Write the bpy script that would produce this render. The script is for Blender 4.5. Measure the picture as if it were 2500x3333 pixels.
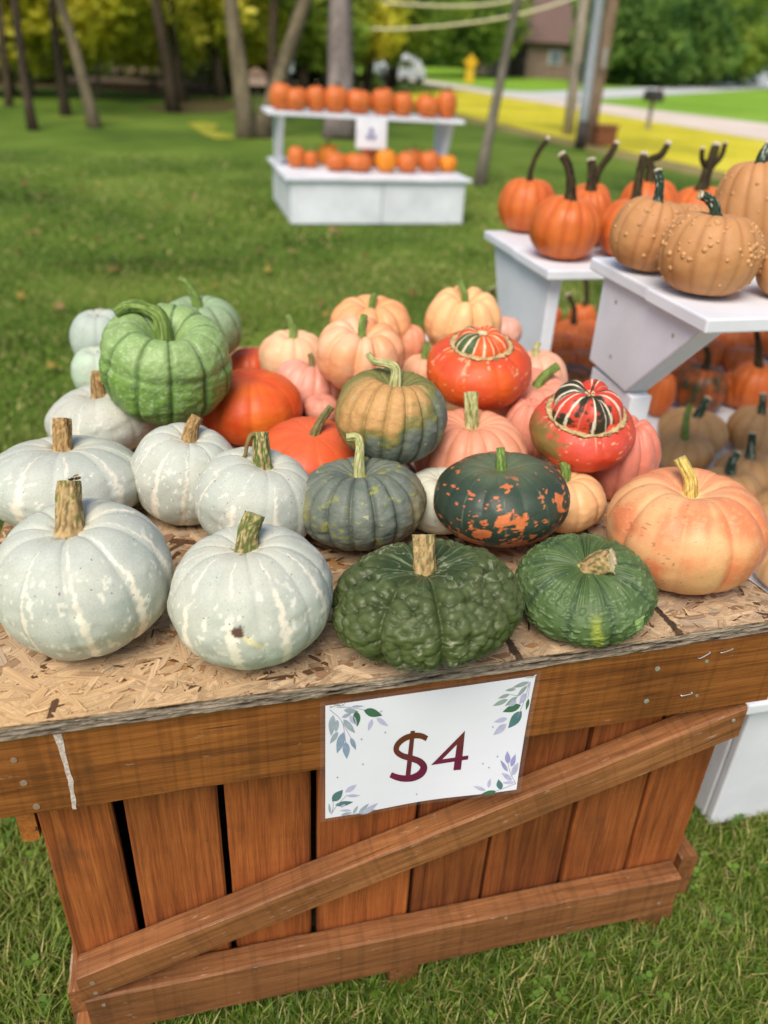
import bpy, math, json, random
import numpy as np
from mathutils import Matrix, Vector
random.seed(7)
sc = bpy.context.scene
for o in list(bpy.data.objects): bpy.data.objects.remove(o)
C = sc.collection
R = math.radians

# ------------------------------------------------------------------ camera
cam_d = bpy.data.cameras.new('camera'); cam = bpy.data.objects.new('camera', cam_d); C.objects.link(cam)
PITCH, ROLL, YAW = R(30.35), R(2.9), R(15)
_h = Vector((math.sin(YAW), math.cos(YAW), 0))
_f = _h * math.cos(PITCH) + Vector((0, 0, -math.sin(PITCH)))
_r0 = Vector((math.cos(YAW), -math.sin(YAW), 0)); _d0 = -(_r0.cross(_f))
_r = _r0 * math.cos(ROLL) - _d0 * math.sin(ROLL); _d = _d0 * math.cos(ROLL) + _r0 * math.sin(ROLL)
cam.matrix_world = Matrix(((_r.x, -_d.x, -_f.x, 0), (_r.y, -_d.y, -_f.y, -.764), (_r.z, -_d.z, -_f.z, 1.39), (0, 0, 0, 1)))
cam_d.sensor_fit = 'VERTICAL'; cam_d.sensor_height = 34.6; cam_d.lens = 34.6 * 2600 / 3333
cam_d.clip_start = .02; cam_d.clip_end = 600
cam_d.dof.use_dof = True; cam_d.dof.focus_distance = 1.06; cam_d.dof.aperture_fstop = 2.45
sc.camera = cam
CAM = Vector((0, -.764, 1.39))

# ------------------------------------------------------------------ light
SUN_EL, SUN_AZ = R(54), R(213)          # azimuth measured clockwise from +Y: behind the camera, a little to its left
w = bpy.data.worlds.new('World'); sc.world = w; w.use_nodes = True
nt = w.node_tree; bg = nt.nodes['Background']
sky = nt.nodes.new('ShaderNodeTexSky'); sky.sky_type = 'NISHITA'; sky.sun_disc = False
sky.sun_elevation = SUN_EL; sky.sun_rotation = SUN_AZ; sky.air_density = 1.0; sky.dust_density = 2.0; sky.ozone_density = 1.0
nt.links.new(sky.outputs[0], bg.inputs[0]); bg.inputs[1].default_value = .10
sd = bpy.data.lights.new('sun', 'SUN'); sun = bpy.data.objects.new('sun', sd); C.objects.link(sun)
sd.energy = 2.6; sd.angle = R(36); sd.color = (1, .91, .78)
_sv = Vector((math.sin(SUN_AZ) * math.cos(SUN_EL), math.cos(SUN_AZ) * math.cos(SUN_EL), math.sin(SUN_EL)))
sun.rotation_euler = _sv.to_track_quat('Z', 'Y').to_euler(); sun.location = (0, -3, 8)
sc.view_settings.view_transform = 'Standard'; sc.view_settings.look = 'None'
sc.view_settings.exposure = .47; sc.view_settings.gamma = 1; sc.view_settings.use_curve_mapping = False
sc.render.engine = 'CYCLES'; sc.cycles.use_denoising = True
sc.cycles.max_bounces = 6; sc.cycles.diffuse_bounces = 3; sc.cycles.glossy_bounces = 2; sc.cycles.transmission_bounces = 3
sc.cycles.transparent_max_bounces = 6; sc.cycles.caustics_reflective = False; sc.cycles.caustics_refractive = False

POS = json.loads('''{"P":{"A":{"c":[-0.1456,0.1092,0.803],"r":0.1086,"h":0.0786,"t":[0.038,-0.119],"dt":0.22,"err":0.3,"s":[[0.0,0.0,0.0],[0.0019,0.0153,0.0262],[0.0044,0.0306,0.0524]]},"B":{"c":[0.0537,0.0454,0.7956],"r":0.1002,"h":0.072,"t":[-0.066,-0.091],"dt":0.18,"err":0.3,"s":[[0.0,0.0,0.0],[0.0059,0.0087,0.0169],[0.0153,0.0185,0.0373]]},"C":{"c":[0.2707,0.0156,0.7798],"r":0.1179,"h":0.0521,"t":[-0.155,-0.075],"dt":0.3,"err":0.7,"s":[[0.0,0.0,0.0],[0.0012,0.0109,0.0185],[0.0027,0.0235,0.04]]},"D":{"c":[0.4948,0.0207,0.7688],"r":0.0932,"h":0.0427,"t":[0.113,-0.133],"dt":0.2,"err":1.7,"s":[[0.0,0.0,0.0],[0.0148,0.0002,0.007],[0.0311,0.0017,0.0166]]},"E":{"c":[0.6882,0.0964,0.7949],"r":0.1136,"h":0.0728,"t":[-0.039,-0.04],"dt":0.35,"err":0.2,"s":[[0.0,0.0,0.0],[-0.0006,0.0129,0.021],[-0.0122,0.0319,0.0473]]},"F":{"c":[-0.1977,0.4028,0.785],"r":0.1205,"h":0.058,"t":[-0.151,0.032],"dt":0.2,"err":1.0,"s":[[0.0,0.0,0.0],[0.0017,0.0106,0.0182],[0.0032,0.0238,0.0406]]},"G":{"c":[-0.0173,0.3866,0.7926],"r":0.0842,"h":0.0681,"t":[0.087,0.145],"dt":0.2,"err":0.8,"s":[[0.0,0.0,0.0],[0.0064,0.0084,0.0167],[0.0161,0.0153,0.0324]]},"H":{"c":[0.0829,0.2854,0.7928],"r":0.0914,"h":0.0659,"t":[0.057,0.225],"dt":0.2,"err":0.8,"s":[[0.0,0.0,0.0],[-0.002,0.0128,0.0202],[-0.0025,0.0263,0.0422]]},"I":{"c":[0.2359,0.253,0.7931],"r":0.0987,"h":0.055,"t":[-0.133,-0.054],"dt":0.35,"err":2.1,"s":[[0.0,0.0,0.0],[0.0011,0.0108,0.0183],[0.0044,0.0225,0.0391],[0.0015,0.0304,0.0508],[-0.0139,0.0341,0.0501]]},"J":{"c":[0.4403,0.2057,0.809],"r":0.1025,"h":0.0545,"t":[-0.101,-0.07],"dt":0.25,"err":0.4,"s":[[0.0,0.0,0.0],[0.0007,0.0084,0.0141],[0.0014,0.0168,0.0282]]},"K":{"c":[0.3741,0.2886,0.7643],"r":0.0618,"h":0.0443,"t":[0.0,-0.0],"dt":0.25,"err":0.0},"L":{"c":[0.5717,0.2555,0.7649],"r":0.0677,"h":0.0421,"t":[-0.113,-0.039],"dt":0.3,"err":1.1,"s":[[0.0,0.0,0.0],[0.0035,0.0076,0.0142],[0.0004,0.0161,0.0267]]},"M":{"c":[-0.1575,0.6556,0.7761],"r":0.0991,"h":0.0524,"t":[-0.02,-0.106],"dt":0.25,"err":0.7,"s":[[0.0,0.0,0.0],[0.0018,0.0112,0.0194],[0.0045,0.0227,0.0395]]},"N":{"c":[-0.185,0.9231,0.7681],"r":0.0541,"h":0.0481,"t":[0.0,0.0],"dt":0.25,"err":0.0},"O":{"c":[-0.1846,1.0948,0.7819],"r":0.0694,"h":0.0619,"t":[0.0,-0.0],"dt":0.25,"err":0.0},"P":{"c":[-0.0369,0.6217,0.8882],"r":0.1125,"h":0.0799,"t":[0.21,0.072],"dt":0.6,"err":0.1,"s":[[0.0,0.0,0.0],[-0.0042,0.0134,0.0203],[-0.0236,0.0276,0.0352],[-0.0502,0.0374,0.0394],[-0.0727,0.0374,0.0295]]},"Q":{"c":[0.0311,0.9039,0.8601],"r":0.0863,"h":0.0582,"t":[0.064,-0.018],"dt":0.3,"err":0.8,"s":[[0.0,0.0,0.0],[-0.0054,0.0137,0.0201],[-0.0173,0.0289,0.04],[-0.032,0.0388,0.0499]]},"R":{"c":[0.1116,0.6686,0.7811],"r":0.0982,"h":0.0611,"t":[-0.0,0.0],"dt":0.1,"err":0.0},"S":{"c":[0.1895,0.4421,0.7775],"r":0.0905,"h":0.0512,"t":[0.188,0.046],"dt":0.1,"err":1.3,"s":[[0.0,0.0,0.0],[0.0119,0.0063,0.0157],[0.0336,0.0159,0.0411]]},"T":{"c":[0.1337,0.9347,0.7597],"r":0.0516,"h":0.0397,"t":[0.0,0.0],"dt":0.15,"err":0.0},"U":{"c":[0.2174,0.8564,0.8047],"r":0.0723,"h":0.054,"t":[0.009,0.027],"dt":0.25,"err":1.6,"s":[[0.0,0.0,0.0],[-0.0001,0.0116,0.0191],[-0.0073,0.027,0.0412]]},"V":{"c":[0.2412,0.7804,0.7747],"r":0.0742,"h":0.0502,"t":[-0.004,0.18],"dt":0.3,"err":1.4,"s":[[0.0,0.0,0.0],[-0.0016,0.0078,0.0121],[-0.0043,0.0148,0.0226]]},"W":{"c":[0.3283,0.6982,0.864],"r":0.0873,"h":0.0593,"t":[0.144,0.072],"dt":0.5,"err":0.5,"s":[[0.0,0.0,0.0],[-0.0001,0.0107,0.0176],[0.0063,0.0221,0.0393]]},"X":{"c":[0.3968,0.9082,0.8555],"r":0.0905,"h":0.0539,"t":[0.047,-0.028],"dt":0.4,"err":0.7,"s":[[0.0,0.0,0.0],[0.0043,0.0078,0.0148],[0.0104,0.0142,0.028]]},"Y":{"c":[0.4753,0.8698,0.8215],"r":0.0392,"h":0.0415,"t":[-0.0,-0.0],"dt":0.2,"err":0.0},"Z":{"c":[0.6031,0.8893,0.8613],"r":0.0865,"h":0.0671,"t":[0.152,0.001],"dt":0.45,"err":1.6,"s":[[0.0,0.0,0.0],[-0.0011,0.0119,0.0191],[-0.0095,0.0298,0.0449]]},"AI":{"c":[0.484,0.7822,0.7877],"r":0.0468,"h":0.0367,"t":[-0.018,0.069],"dt":0.2,"err":0.9,"s":[[0.0,0.0,0.0],[0.0046,0.0101,0.0187],[0.0075,0.016,0.0297]]},"AA":{"c":[0.5269,0.5722,0.8748],"r":0.0993,"h":0.0528,"t":[0.18,-0.071],"dt":0.1,"err":1.5},"AB":{"c":[0.3057,0.3649,0.8813],"r":0.0895,"h":0.0638,"t":[-0.025,0.089],"dt":0.4,"err":0.5,"s":[[0.0,0.0,0.0],[0.0043,0.0132,0.0237],[-0.0052,0.0219,0.0338],[-0.0266,0.0289,0.036],[-0.0361,0.038,0.0467]]},"AC":{"c":[0.4595,0.3972,0.7857],"r":0.0981,"h":0.0642,"t":[0.01,-0.046],"dt":0.3,"err":2.1,"s":[[0.0,0.0,0.0],[0.0017,0.0151,0.0256],[0.0026,0.0303,0.0511]]},"AD":{"c":[0.6473,0.5869,0.7859],"r":0.0874,"h":0.0591,"t":[0.23,0.046],"dt":0.3,"err":2.3,"s":[[0.0,0.0,0.0],[0.0096,0.0033,0.0096],[0.0265,0.0076,0.0242],[0.0449,0.0097,0.0358]]},"AE":{"c":[0.6258,0.3318,0.8526],"r":0.0872,"h":0.0436,"t":[0.244,-0.105],"dt":0.1,"err":46.7},"AL":{"c":[0.607,0.4952,0.7779],"r":0.0464,"h":0.0579,"t":[0.0,0.0],"dt":0.2,"err":0.0},"AF":{"c":[0.7143,0.3352,0.79],"r":0.0626,"h":0.07,"t":[0.0,0.0],"dt":0.3,"err":0.0},"AG":{"c":[0.6975,0.678,0.8016],"r":0.0651,"h":0.0581,"t":[-0.104,-0.152],"dt":0.2,"err":1.1,"s":[[0.0,0.0,0.0],[0.0041,0.0074,0.014],[0.0097,0.0124,0.0248]]},"AH":{"c":[0.7733,1.0532,0.7832],"r":0.0446,"h":0.0332,"t":[0.0,0.0],"dt":0.2,"err":0.0},"AJ":{"c":[0.2493,0.6798,0.7644],"r":0.0364,"h":0.0244,"t":[-0.0,-0.0],"dt":0.2,"err":0.0},"a1":{"c":[1.0314,1.6068,0.9885],"r":0.0859,"h":0.0724,"t":[-0.028,0.028],"dt":0.25,"err":1.0,"s":[[0.0,0.0,0.0],[0.0055,0.0166,0.0298],[0.0301,0.0394,0.0783],[0.0676,0.0555,0.1214]]},"a2":{"c":[0.9984,1.2615,0.9914],"r":0.0945,"h":0.0742,"t":[0.036,0.067],"dt":0.2,"err":0.4,"s":[[0.0,0.0,0.0],[0.0035,0.0217,0.0374],[0.0005,0.0475,0.0786],[-0.0143,0.0686,0.1069]]},"a3":{"c":[1.1449,1.4202,0.9895],"r":0.067,"h":0.073,"t":[-0.005,-0.072],"dt":0.2,"err":0.7,"s":[[0.0,0.0,0.0],[0.0063,0.0222,0.0394],[0.0089,0.0466,0.0808]]},"a4":{"c":[1.1982,1.5262,0.9892],"r":0.0647,"h":0.0725,"t":[-0.046,-0.076],"dt":0.2,"err":0.5,"s":[[0.0,0.0,0.0],[0.0279,0.0195,0.0445],[0.0603,0.0329,0.081],[0.0861,0.0479,0.1171]]},"a5":{"c":[1.1934,1.261,0.9879],"r":0.0897,"h":0.0719,"t":[-0.013,-0.031],"dt":0.2,"err":0.2,"s":[[0.0,0.0,0.0],[0.0151,0.0316,0.0588],[0.0338,0.0623,0.1178]]},"a6":{"c":[1.3479,1.4528,1.0002],"r":0.0901,"h":0.0837,"t":[-0.013,-0.052],"dt":0.2,"err":0.3,"s":[[0.0,0.0,0.0],[0.0005,0.0194,0.0322],[0.0003,0.0347,0.0574],[0.0342,0.0356,0.0739],[0.0592,0.0484,0.106]]},"a7":{"c":[1.5324,1.4733,0.99],"r":0.0911,"h":0.0709,"t":[-0.014,-0.14],"dt":0.2,"err":1.1,"s":[[0.0,0.0,0.0],[0.0284,0.029,0.0604],[0.0583,0.059,0.1232]]},"b1":{"c":[0.9099,0.71,1.0862],"r":0.0756,"h":0.0651,"t":[0.031,0.133],"dt":0.25,"err":1.6,"s":[[0.0,0.0,0.0],[0.0048,0.0181,0.032],[0.004,0.0357,0.0606]]},"b2":{"c":[0.9319,0.5349,1.088],"r":0.0892,"h":0.0677,"t":[-0.063,0.054],"dt":0.25,"err":1.6,"s":[[0.0,0.0,0.0],[-0.0038,0.012,0.0182],[-0.0143,0.024,0.0332],[-0.0312,0.0323,0.0395]]},"b3":{"c":[1.1617,0.7373,1.1212],"r":0.0861,"h":0.0995,"t":[-0.125,-0.113],"dt":0.25,"err":1.1,"s":[[0.0,0.0,0.0],[0.0094,0.0113,0.0229],[0.0249,0.0198,0.0436]]},"b4":{"c":[1.0867,0.4956,1.0653],"r":0.0635,"h":0.0473,"t":[0.0,0.0],"dt":0.25,"err":0.0},"b5":{"c":[1.0366,0.7721,1.075],"r":0.0534,"h":0.057,"t":[-0.0,-0.0],"dt":0.25,"err":0.0},"l1":{"c":[1.4225,1.0982,0.4483],"r":0.1006,"h":0.0552,"t":[-0.009,0.03],"dt":0.3,"err":0.4,"s":[[0.0,0.0,0.0],[0.0179,0.0097,0.0239],[0.0386,0.0201,0.0503]]},"l2":{"c":[1.3227,0.9811,0.4435],"r":0.0807,"h":0.048,"t":[-0.059,-0.111],"dt":0.3,"err":1.3,"s":[[0.0,0.0,0.0],[0.0067,0.025,0.0443],[0.0216,0.0454,0.0845]]},"l3":{"c":[1.606,1.0582,0.4563],"r":0.0832,"h":0.0628,"t":[0.009,0.056],"dt":0.3,"err":0.7,"s":[[0.0,0.0,0.0],[0.0051,0.0149,0.0268],[0.0104,0.0304,0.0548]]},"l4":{"c":[1.4226,0.8349,0.4452],"r":0.0848,"h":0.0509,"t":[-0.081,-0.024],"dt":0.3,"err":1.0,"s":[[0.0,0.0,0.0],[0.0066,0.0175,0.0318],[0.0116,0.0335,0.0603]]},"l5":{"c":[1.3135,0.7617,0.4449],"r":0.0791,"h":0.0497,"t":[-0.116,-0.024],"dt":0.3,"err":1.6,"s":[[0.0,0.0,0.0],[0.0071,0.0142,0.0265],[0.0231,0.0256,0.0524]]},"l6":{"c":[1.3708,0.6293,0.4389],"r":0.0771,"h":0.0469,"t":[0.0,0.0],"dt":0.3,"err":0.0},"l7":{"c":[1.2503,0.4268,0.4401],"r":0.0805,"h":0.0481,"t":[-0.0,0.0],"dt":0.3,"err":0.0},"o1":{"c":[1.5458,2.1008,0.4614],"r":0.0606,"h":0.0694,"t":[0.0,0.0],"dt":0.2,"err":0.0,"s":[[0.0,0.0,0.0],[0.0145,0.0204,0.0401],[0.0169,0.0581,0.1033]]},"o2":{"c":[1.4333,1.9473,0.4513],"r":0.0884,"h":0.0593,"t":[0.0,0.0],"dt":0.2,"err":0.0,"s":[[0.0,0.0,0.0],[0.005,0.0307,0.0529],[-0.0143,0.0646,0.1003]]},"o3":{"c":[1.3234,1.844,0.4491],"r":0.0609,"h":0.0571,"t":[0.0,-0.0],"dt":0.2,"err":0.0},"o4":{"c":[1.4127,1.8363,0.4441],"r":0.0652,"h":0.0521,"t":[-0.0,-0.0],"dt":0.2,"err":0.0},"o5":{"c":[1.3506,1.6815,0.4429],"r":0.0677,"h":0.0509,"t":[-0.0,-0.0],"dt":0.2,"err":0.0},"o6":{"c":[1.2581,1.5498,0.4394],"r":0.0764,"h":0.0474,"t":[0.0,-0.0],"dt":0.2,"err":0.0},"o7":{"c":[2.0717,1.8591,0.4472],"r":0.0779,"h":0.0552,"t":[-0.0,0.0],"dt":0.2,"err":0.0,"s":[[0.0,0.0,0.0],[-0.0017,0.0116,0.0184],[-0.0006,0.0188,0.0308]]},"o8":{"c":[1.9795,1.6529,0.4417],"r":0.073,"h":0.0497,"t":[-0.0,0.0],"dt":0.2,"err":0.0},"o9":{"c":[1.8103,1.3582,0.4662],"r":0.0844,"h":0.0742,"t":[0.0,0.0],"dt":0.2,"err":0.0,"s":[[0.0,0.0,0.0],[0.0032,0.0385,0.065],[-0.0023,0.0791,0.1295]]},"o10":{"c":[1.623,1.3781,0.4637],"r":0.0874,"h":0.0717,"t":[0.0,0.0],"dt":0.2,"err":0.0,"s":[[0.0,0.0,0.0],[0.0132,0.0163,0.0327],[0.0094,0.039,0.0685]]},"o11":{"c":[1.4622,1.3487,0.4607],"r":0.046,"h":0.0687,"t":[0.0,-0.0],"dt":0.2,"err":0.0},"o12":{"c":[1.6802,1.5969,0.4425],"r":0.0694,"h":0.0505,"t":[0.0,-0.0],"dt":0.2,"err":0.0},"o13":{"c":[1.8872,1.7303,0.4447],"r":0.064,"h":0.0527,"t":[0.0,0.0],"dt":0.2,"err":0.0},"o14":{"c":[2.2829,1.9584,0.4401],"r":0.0781,"h":0.0481,"t":[-0.0,0.0],"dt":0.2,"err":0.0,"s":[[0.0,0.0,0.0],[0.0015,0.0094,0.0162],[-0.0006,0.0197,0.0322]]},"o15":{"c":[1.4046,2.1146,0.4613],"r":0.0581,"h":0.0693,"t":[0.0,0.0],"dt":0.2,"err":0.0},"o16":{"c":[1.1847,2.1677,0.4578],"r":0.0356,"h":0.0658,"t":[0.0,0.0],"dt":0.2,"err":0.0,"s":[[0.0,0.0,0.0],[0.003,0.0183,0.0315],[0.0077,0.0361,0.063]]},"o17":{"c":[2.2544,1.7966,0.4541],"r":0.0811,"h":0.0621,"t":[0.0,0.0],"dt":0.2,"err":0.0},"o18":{"c":[1.8111,1.746,0.4379],"r":0.0734,"h":0.0459,"t":[-0.0,0.0],"dt":0.2,"err":0.0},"o19":{"c":[2.026,1.9008,0.437],"r":0.0729,"h":0.045,"t":[-0.0,-0.0],"dt":0.2,"err":0.0,"s":[[0.0,0.0,0.0],[0.0018,0.0109,0.0188],[0.005,0.0196,0.0345]]},"o20":{"c":[1.7787,1.3948,0.4453],"r":0.0675,"h":0.0533,"t":[0.0,-0.0],"dt":0.2,"err":0.0},"o21":{"c":[1.5816,1.5761,0.4433],"r":0.0489,"h":0.0513,"t":[0.0,0.0],"dt":0.2,"err":0.0},"o22":{"c":[1.5139,1.9723,0.4491],"r":0.0516,"h":0.0571,"t":[-0.0,-0.0],"dt":0.2,"err":0.0},"o23":{"c":[1.2642,1.6586,0.4478],"r":0.0466,"h":0.0558,"t":[0.0,-0.0],"dt":0.2,"err":0.0}},"FAR":{"u0":[0.9789,7.08,0.841,0.0824,0.0954],"u1":[1.1049,7.08,0.841,0.091,0.0956],"u2":[1.2917,7.08,0.842,0.0774,0.0965],"u3":[1.4682,7.08,0.843,0.0882,0.0968],"u4":[1.6741,7.08,0.838,0.0973,0.1028],"u5":[1.898,7.08,0.832,0.0919,0.1],"u6":[2.0857,7.08,0.84,0.0735,0.0899],"u7":[2.3231,7.08,0.817,0.0994,0.0958],"u8":[2.5025,7.08,0.813,0.0759,0.1026],"w0":[1.0964,7.0,0.424,0.064,0.0776],"w1":[1.2283,7.0,0.429,0.054,0.0707],"w2":[1.4244,7.2,0.432,0.0899,0.0809],"w3":[1.4299,6.82,0.422,0.0801,0.0684],"w4":[1.6231,6.8,0.416,0.1012,0.0771],"w5":[1.8027,7.12,0.419,0.069,0.0803],"w6":[1.8754,6.78,0.409,0.0749,0.0848],"w7":[2.0731,6.78,0.408,0.0837,0.0868],"w8":[2.2243,7.15,0.458,0.0788,0.0708],"w9":[2.2894,6.82,0.413,0.0759,0.0824],"w10":[2.4759,6.85,0.424,0.0764,0.0732]},"TR":{"pine":[[2.755,13.519,0.0],[2.943,14.67,1.982],0.238],"multiL":[[1.22,13.34,0.0],[1.17,14.496,1.885],0.114],"multiR":[[1.423,13.382,0.0],[2.238,14.337,1.936],0.111],"t1":[[-2.02,13.705,0.0],[-2.216,14.799,1.718],0.071],"t2":[[-1.799,16.402,0.0],[-1.971,17.545,1.809],0.085],"t3":[[-1.16,14.356,-0.0],[-1.53,15.453,1.645],0.095],"t4":[[0.137,17.917,0.0],[0.03,19.132,1.958],0.123],"t5":[[0.394,20.602,0.0],[0.317,21.866,2.05],0.097],"t6":[[1.393,22.666,0.0],[1.334,23.994,2.164],0.131],"t7":[[3.908,25.286,0.0],[3.981,26.567,2.146],0.162],"t8":[[-3.007,18.097,0.0],[-3.145,19.222,1.796],0.073],"t9":[[6.022,26.415,0.0],[6.61,27.801,2.545],0.115],"t10":[[8.081,31.42,0.0],[8.724,32.946,2.801],0.17],"lean":[[3.511,8.76,0.0],[4.098,9.755,1.902],0.063],"t11":[[2.676,22.771,0.0],[3.065,24.033,2.254],0.133],"t12":[[-3.389,21.388,0.0],[-3.573,22.237,1.319],0.075]}}''')

# ------------------------------------------------------------------ helpers
def link(o, parent=None):
    C.objects.link(o)
    if parent is not None: o.parent = parent
    return o
def tag(o, label=None, cat=None, group=None, kind=None):
    if label: o['label'] = label
    if cat: o['category'] = cat
    if group: o['group'] = group
    if kind: o['kind'] = kind
    return o
def thing(name, label, cat, loc=(0, 0, 0), group=None, rot=None):
    o = bpy.data.objects.new(name, None); o.empty_display_size = .05; C.objects.link(o)
    o.location = loc
    if rot: o.rotation_euler = rot
    return tag(o, label, cat, group)
def mesh(name, V, faces, mat=None, parent=None, col=None, uv=None, smooth=False, loc=None):
    """faces: an (n,k) int array or a list of such arrays / lists of index tuples"""
    V = np.asarray(V, dtype=np.float64).reshape(-1, 3)
    arrs = faces if isinstance(faces, list) else [faces]
    flat, tot = [], []
    for a in arrs:
        if isinstance(a, np.ndarray):
            if a.size == 0: continue
            flat.append(a.reshape(-1)); tot.append(np.full(len(a), a.shape[1]))
        else:
            flat.append(np.array(a).reshape(-1)); tot.append(np.array([len(a)]))
    flat = np.concatenate(flat).astype(np.int32); tot = np.concatenate(tot).astype(np.int32)
    me = bpy.data.meshes.new(name)
    me.vertices.add(len(V)); me.vertices.foreach_set('co', V.reshape(-1).astype(np.float32))
    me.loops.add(len(flat)); me.loops.foreach_set('vertex_index', flat)
    me.polygons.add(len(tot)); st = np.concatenate([[0], np.cumsum(tot)[:-1]]).astype(np.int32)
    me.polygons.foreach_set('loop_start', st); me.polygons.foreach_set('loop_total', tot)
    me.polygons.foreach_set('use_smooth', np.full(len(tot), bool(smooth)))
    me.update(calc_edges=True)
    if uv is not None:
        l = me.uv_layers.new(name='UVMap'); u = np.asarray(uv, np.float32)
        if len(u) == len(V): u = u[flat]
        l.data.foreach_set('uv', u.reshape(-1))
    if col is not None:
        ca = me.color_attributes.new('Col', 'FLOAT_COLOR', 'POINT')
        c4 = np.ones((len(V), 4), np.float32); c4[:, :3] = col
        ca.data.foreach_set('color', c4.reshape(-1))
    if mat: me.materials.append(mat)
    o = bpy.data.objects.new(name, me)
    if loc is not None: o.location = loc
    return link(o, parent)
class MB:
    """collects boxes, tubes and polygons into one mesh"""
    def __init__(s): s.v = []; s.f = []; s.n = 0; s.c = []
    def add(s, V, F, col=None):
        V = np.asarray(V, float).reshape(-1, 3); s.v.append(V)
        for f in F: s.f.append([i + s.n for i in f])
        s.n += len(V); s.c.append(np.tile(np.array(col if col is not None else (.5, .5, .5), float), (len(V), 1)) if np.ndim(col) < 2 else col)
        return s
    def box(s, x0, x1, y0, y1, z0, z1, col=None):
        V = [(x, y, z) for z in (z0, z1) for y in (y0, y1) for x in (x0, x1)]
        return s.add(V, [(0, 2, 3, 1), (4, 5, 7, 6), (0, 1, 5, 4), (2, 6, 7, 3), (0, 4, 6, 2), (1, 3, 7, 5)], col)
    def tube(s, pts, rad, n=8, col=None, cap=True):
        V, F = tube_geo(pts, rad, n, cap); return s.add(V, F, col)
    def build(s, name, mat, parent=None, smooth=False, bevel=0):
        flat = [np.array([f]) for f in s.f]
        o = mesh(name, np.concatenate(s.v), flat, mat, parent, np.concatenate(s.c), smooth=smooth)
        if bevel:
            m = o.modifiers.new('bevel', 'BEVEL'); m.width = bevel; m.segments = 2; m.limit_method = 'ANGLE'
        return o
def frames(P):
    P = np.asarray(P, float); T = np.gradient(P, axis=0); T /= np.linalg.norm(T, axis=1)[:, None] + 1e-12
    a = np.array([1., 0, 0]) if abs(T[0][0]) < .8 else np.array([0, 1., 0])
    N = []; n = a - T[0] * a.dot(T[0]); n /= np.linalg.norm(n)
    for t in T:
        n = n - t * n.dot(t); n /= np.linalg.norm(n); N.append(n.copy())
    N = np.array(N); return T, N, np.cross(T, N)
def tube_geo(pts, rad, n=8, cap=True):
    P = np.asarray(pts, float); rad = np.broadcast_to(np.asarray(rad, float), (len(P),))
    T, N, B = frames(P); a = np.arange(n) / n * 2 * np.pi
    V = (P[:, None] + (N[:, None] * np.cos(a)[None, :, None] + B[:, None] * np.sin(a)[None, :, None]) * rad[:, None, None]).reshape(-1, 3)
    F = [(i * n + j, i * n + (j + 1) % n, (i + 1) * n + (j + 1) % n, (i + 1) * n + j) for i in range(len(P) - 1) for j in range(n)]
    if cap: F += [tuple(range(n))[::-1], tuple((len(P) - 1) * n + j for j in range(n))]
    return V, F
def spline(pts, n):
    """Catmull-Rom through pts, n samples"""
    P = np.asarray(pts, float)
    if len(P) == 2: P = np.array([P[0], (P[0] * 2 + P[1]) / 3, (P[0] + 2 * P[1]) / 3, P[1]])
    Q = np.vstack([2 * P[0] - P[1], P, 2 * P[-1] - P[-2]])
    t = np.linspace(0, len(P) - 1 - 1e-6, n); i = t.astype(int); f = (t - i)[:, None]
    a, b, c, d = Q[i], Q[i + 1], Q[i + 2], Q[i + 3]
    return .5 * (2 * b + (c - a) * f + (2 * a - 5 * b + 4 * c - d) * f * f + (3 * b - a - 3 * c + d) * f ** 3)
_T = np.random.default_rng(3).random((32, 32, 32))
def vnoise(P, s=1., seed=0):
    P = np.asarray(P, float) * s + seed * 7.31 + 100
    i = np.floor(P).astype(int); f = P - i; f = f * f * (3 - 2 * f); i0 = i % 32; i1 = (i + 1) % 32
    x0, y0, z0 = i0[..., 0], i0[..., 1], i0[..., 2]; x1, y1, z1 = i1[..., 0], i1[..., 1], i1[..., 2]
    fx, fy, fz = f[..., 0], f[..., 1], f[..., 2]
    a = _T[x0, y0, z0] * (1 - fx) + _T[x1, y0, z0] * fx; b = _T[x0, y1, z0] * (1 - fx) + _T[x1, y1, z0] * fx
    c = _T[x0, y0, z1] * (1 - fx) + _T[x1, y0, z1] * fx; d = _T[x0, y1, z1] * (1 - fx) + _T[x1, y1, z1] * fx
    return (a * (1 - fy) + b * fy) * (1 - fz) + (c * (1 - fy) + d * fy) * fz
def fbm(P, s=1., seed=0, o=3):
    r = 0; a = .5; t = 0
    for k in range(o): r = r + a * vnoise(P, s * 2 ** k, seed + k); t += a; a *= .5
    return r / t
def sm(a, b, x):
    t = np.clip((x - a) / (b - a), 0, 1); return t * t * (3 - 2 * t)
def mix(a, b, t): 
    t = np.asarray(t)[..., None]; return np.asarray(a, float) * (1 - t) + np.asarray(b, float) * t
def S(r, g, b):
    """sRGB 0..255 to linear"""
    f = lambda c: c / 12.92 if c <= .04045 else ((c + .055) / 1.055) ** 2.4
    return np.array([f(r / 255), f(g / 255), f(b / 255)])

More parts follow.
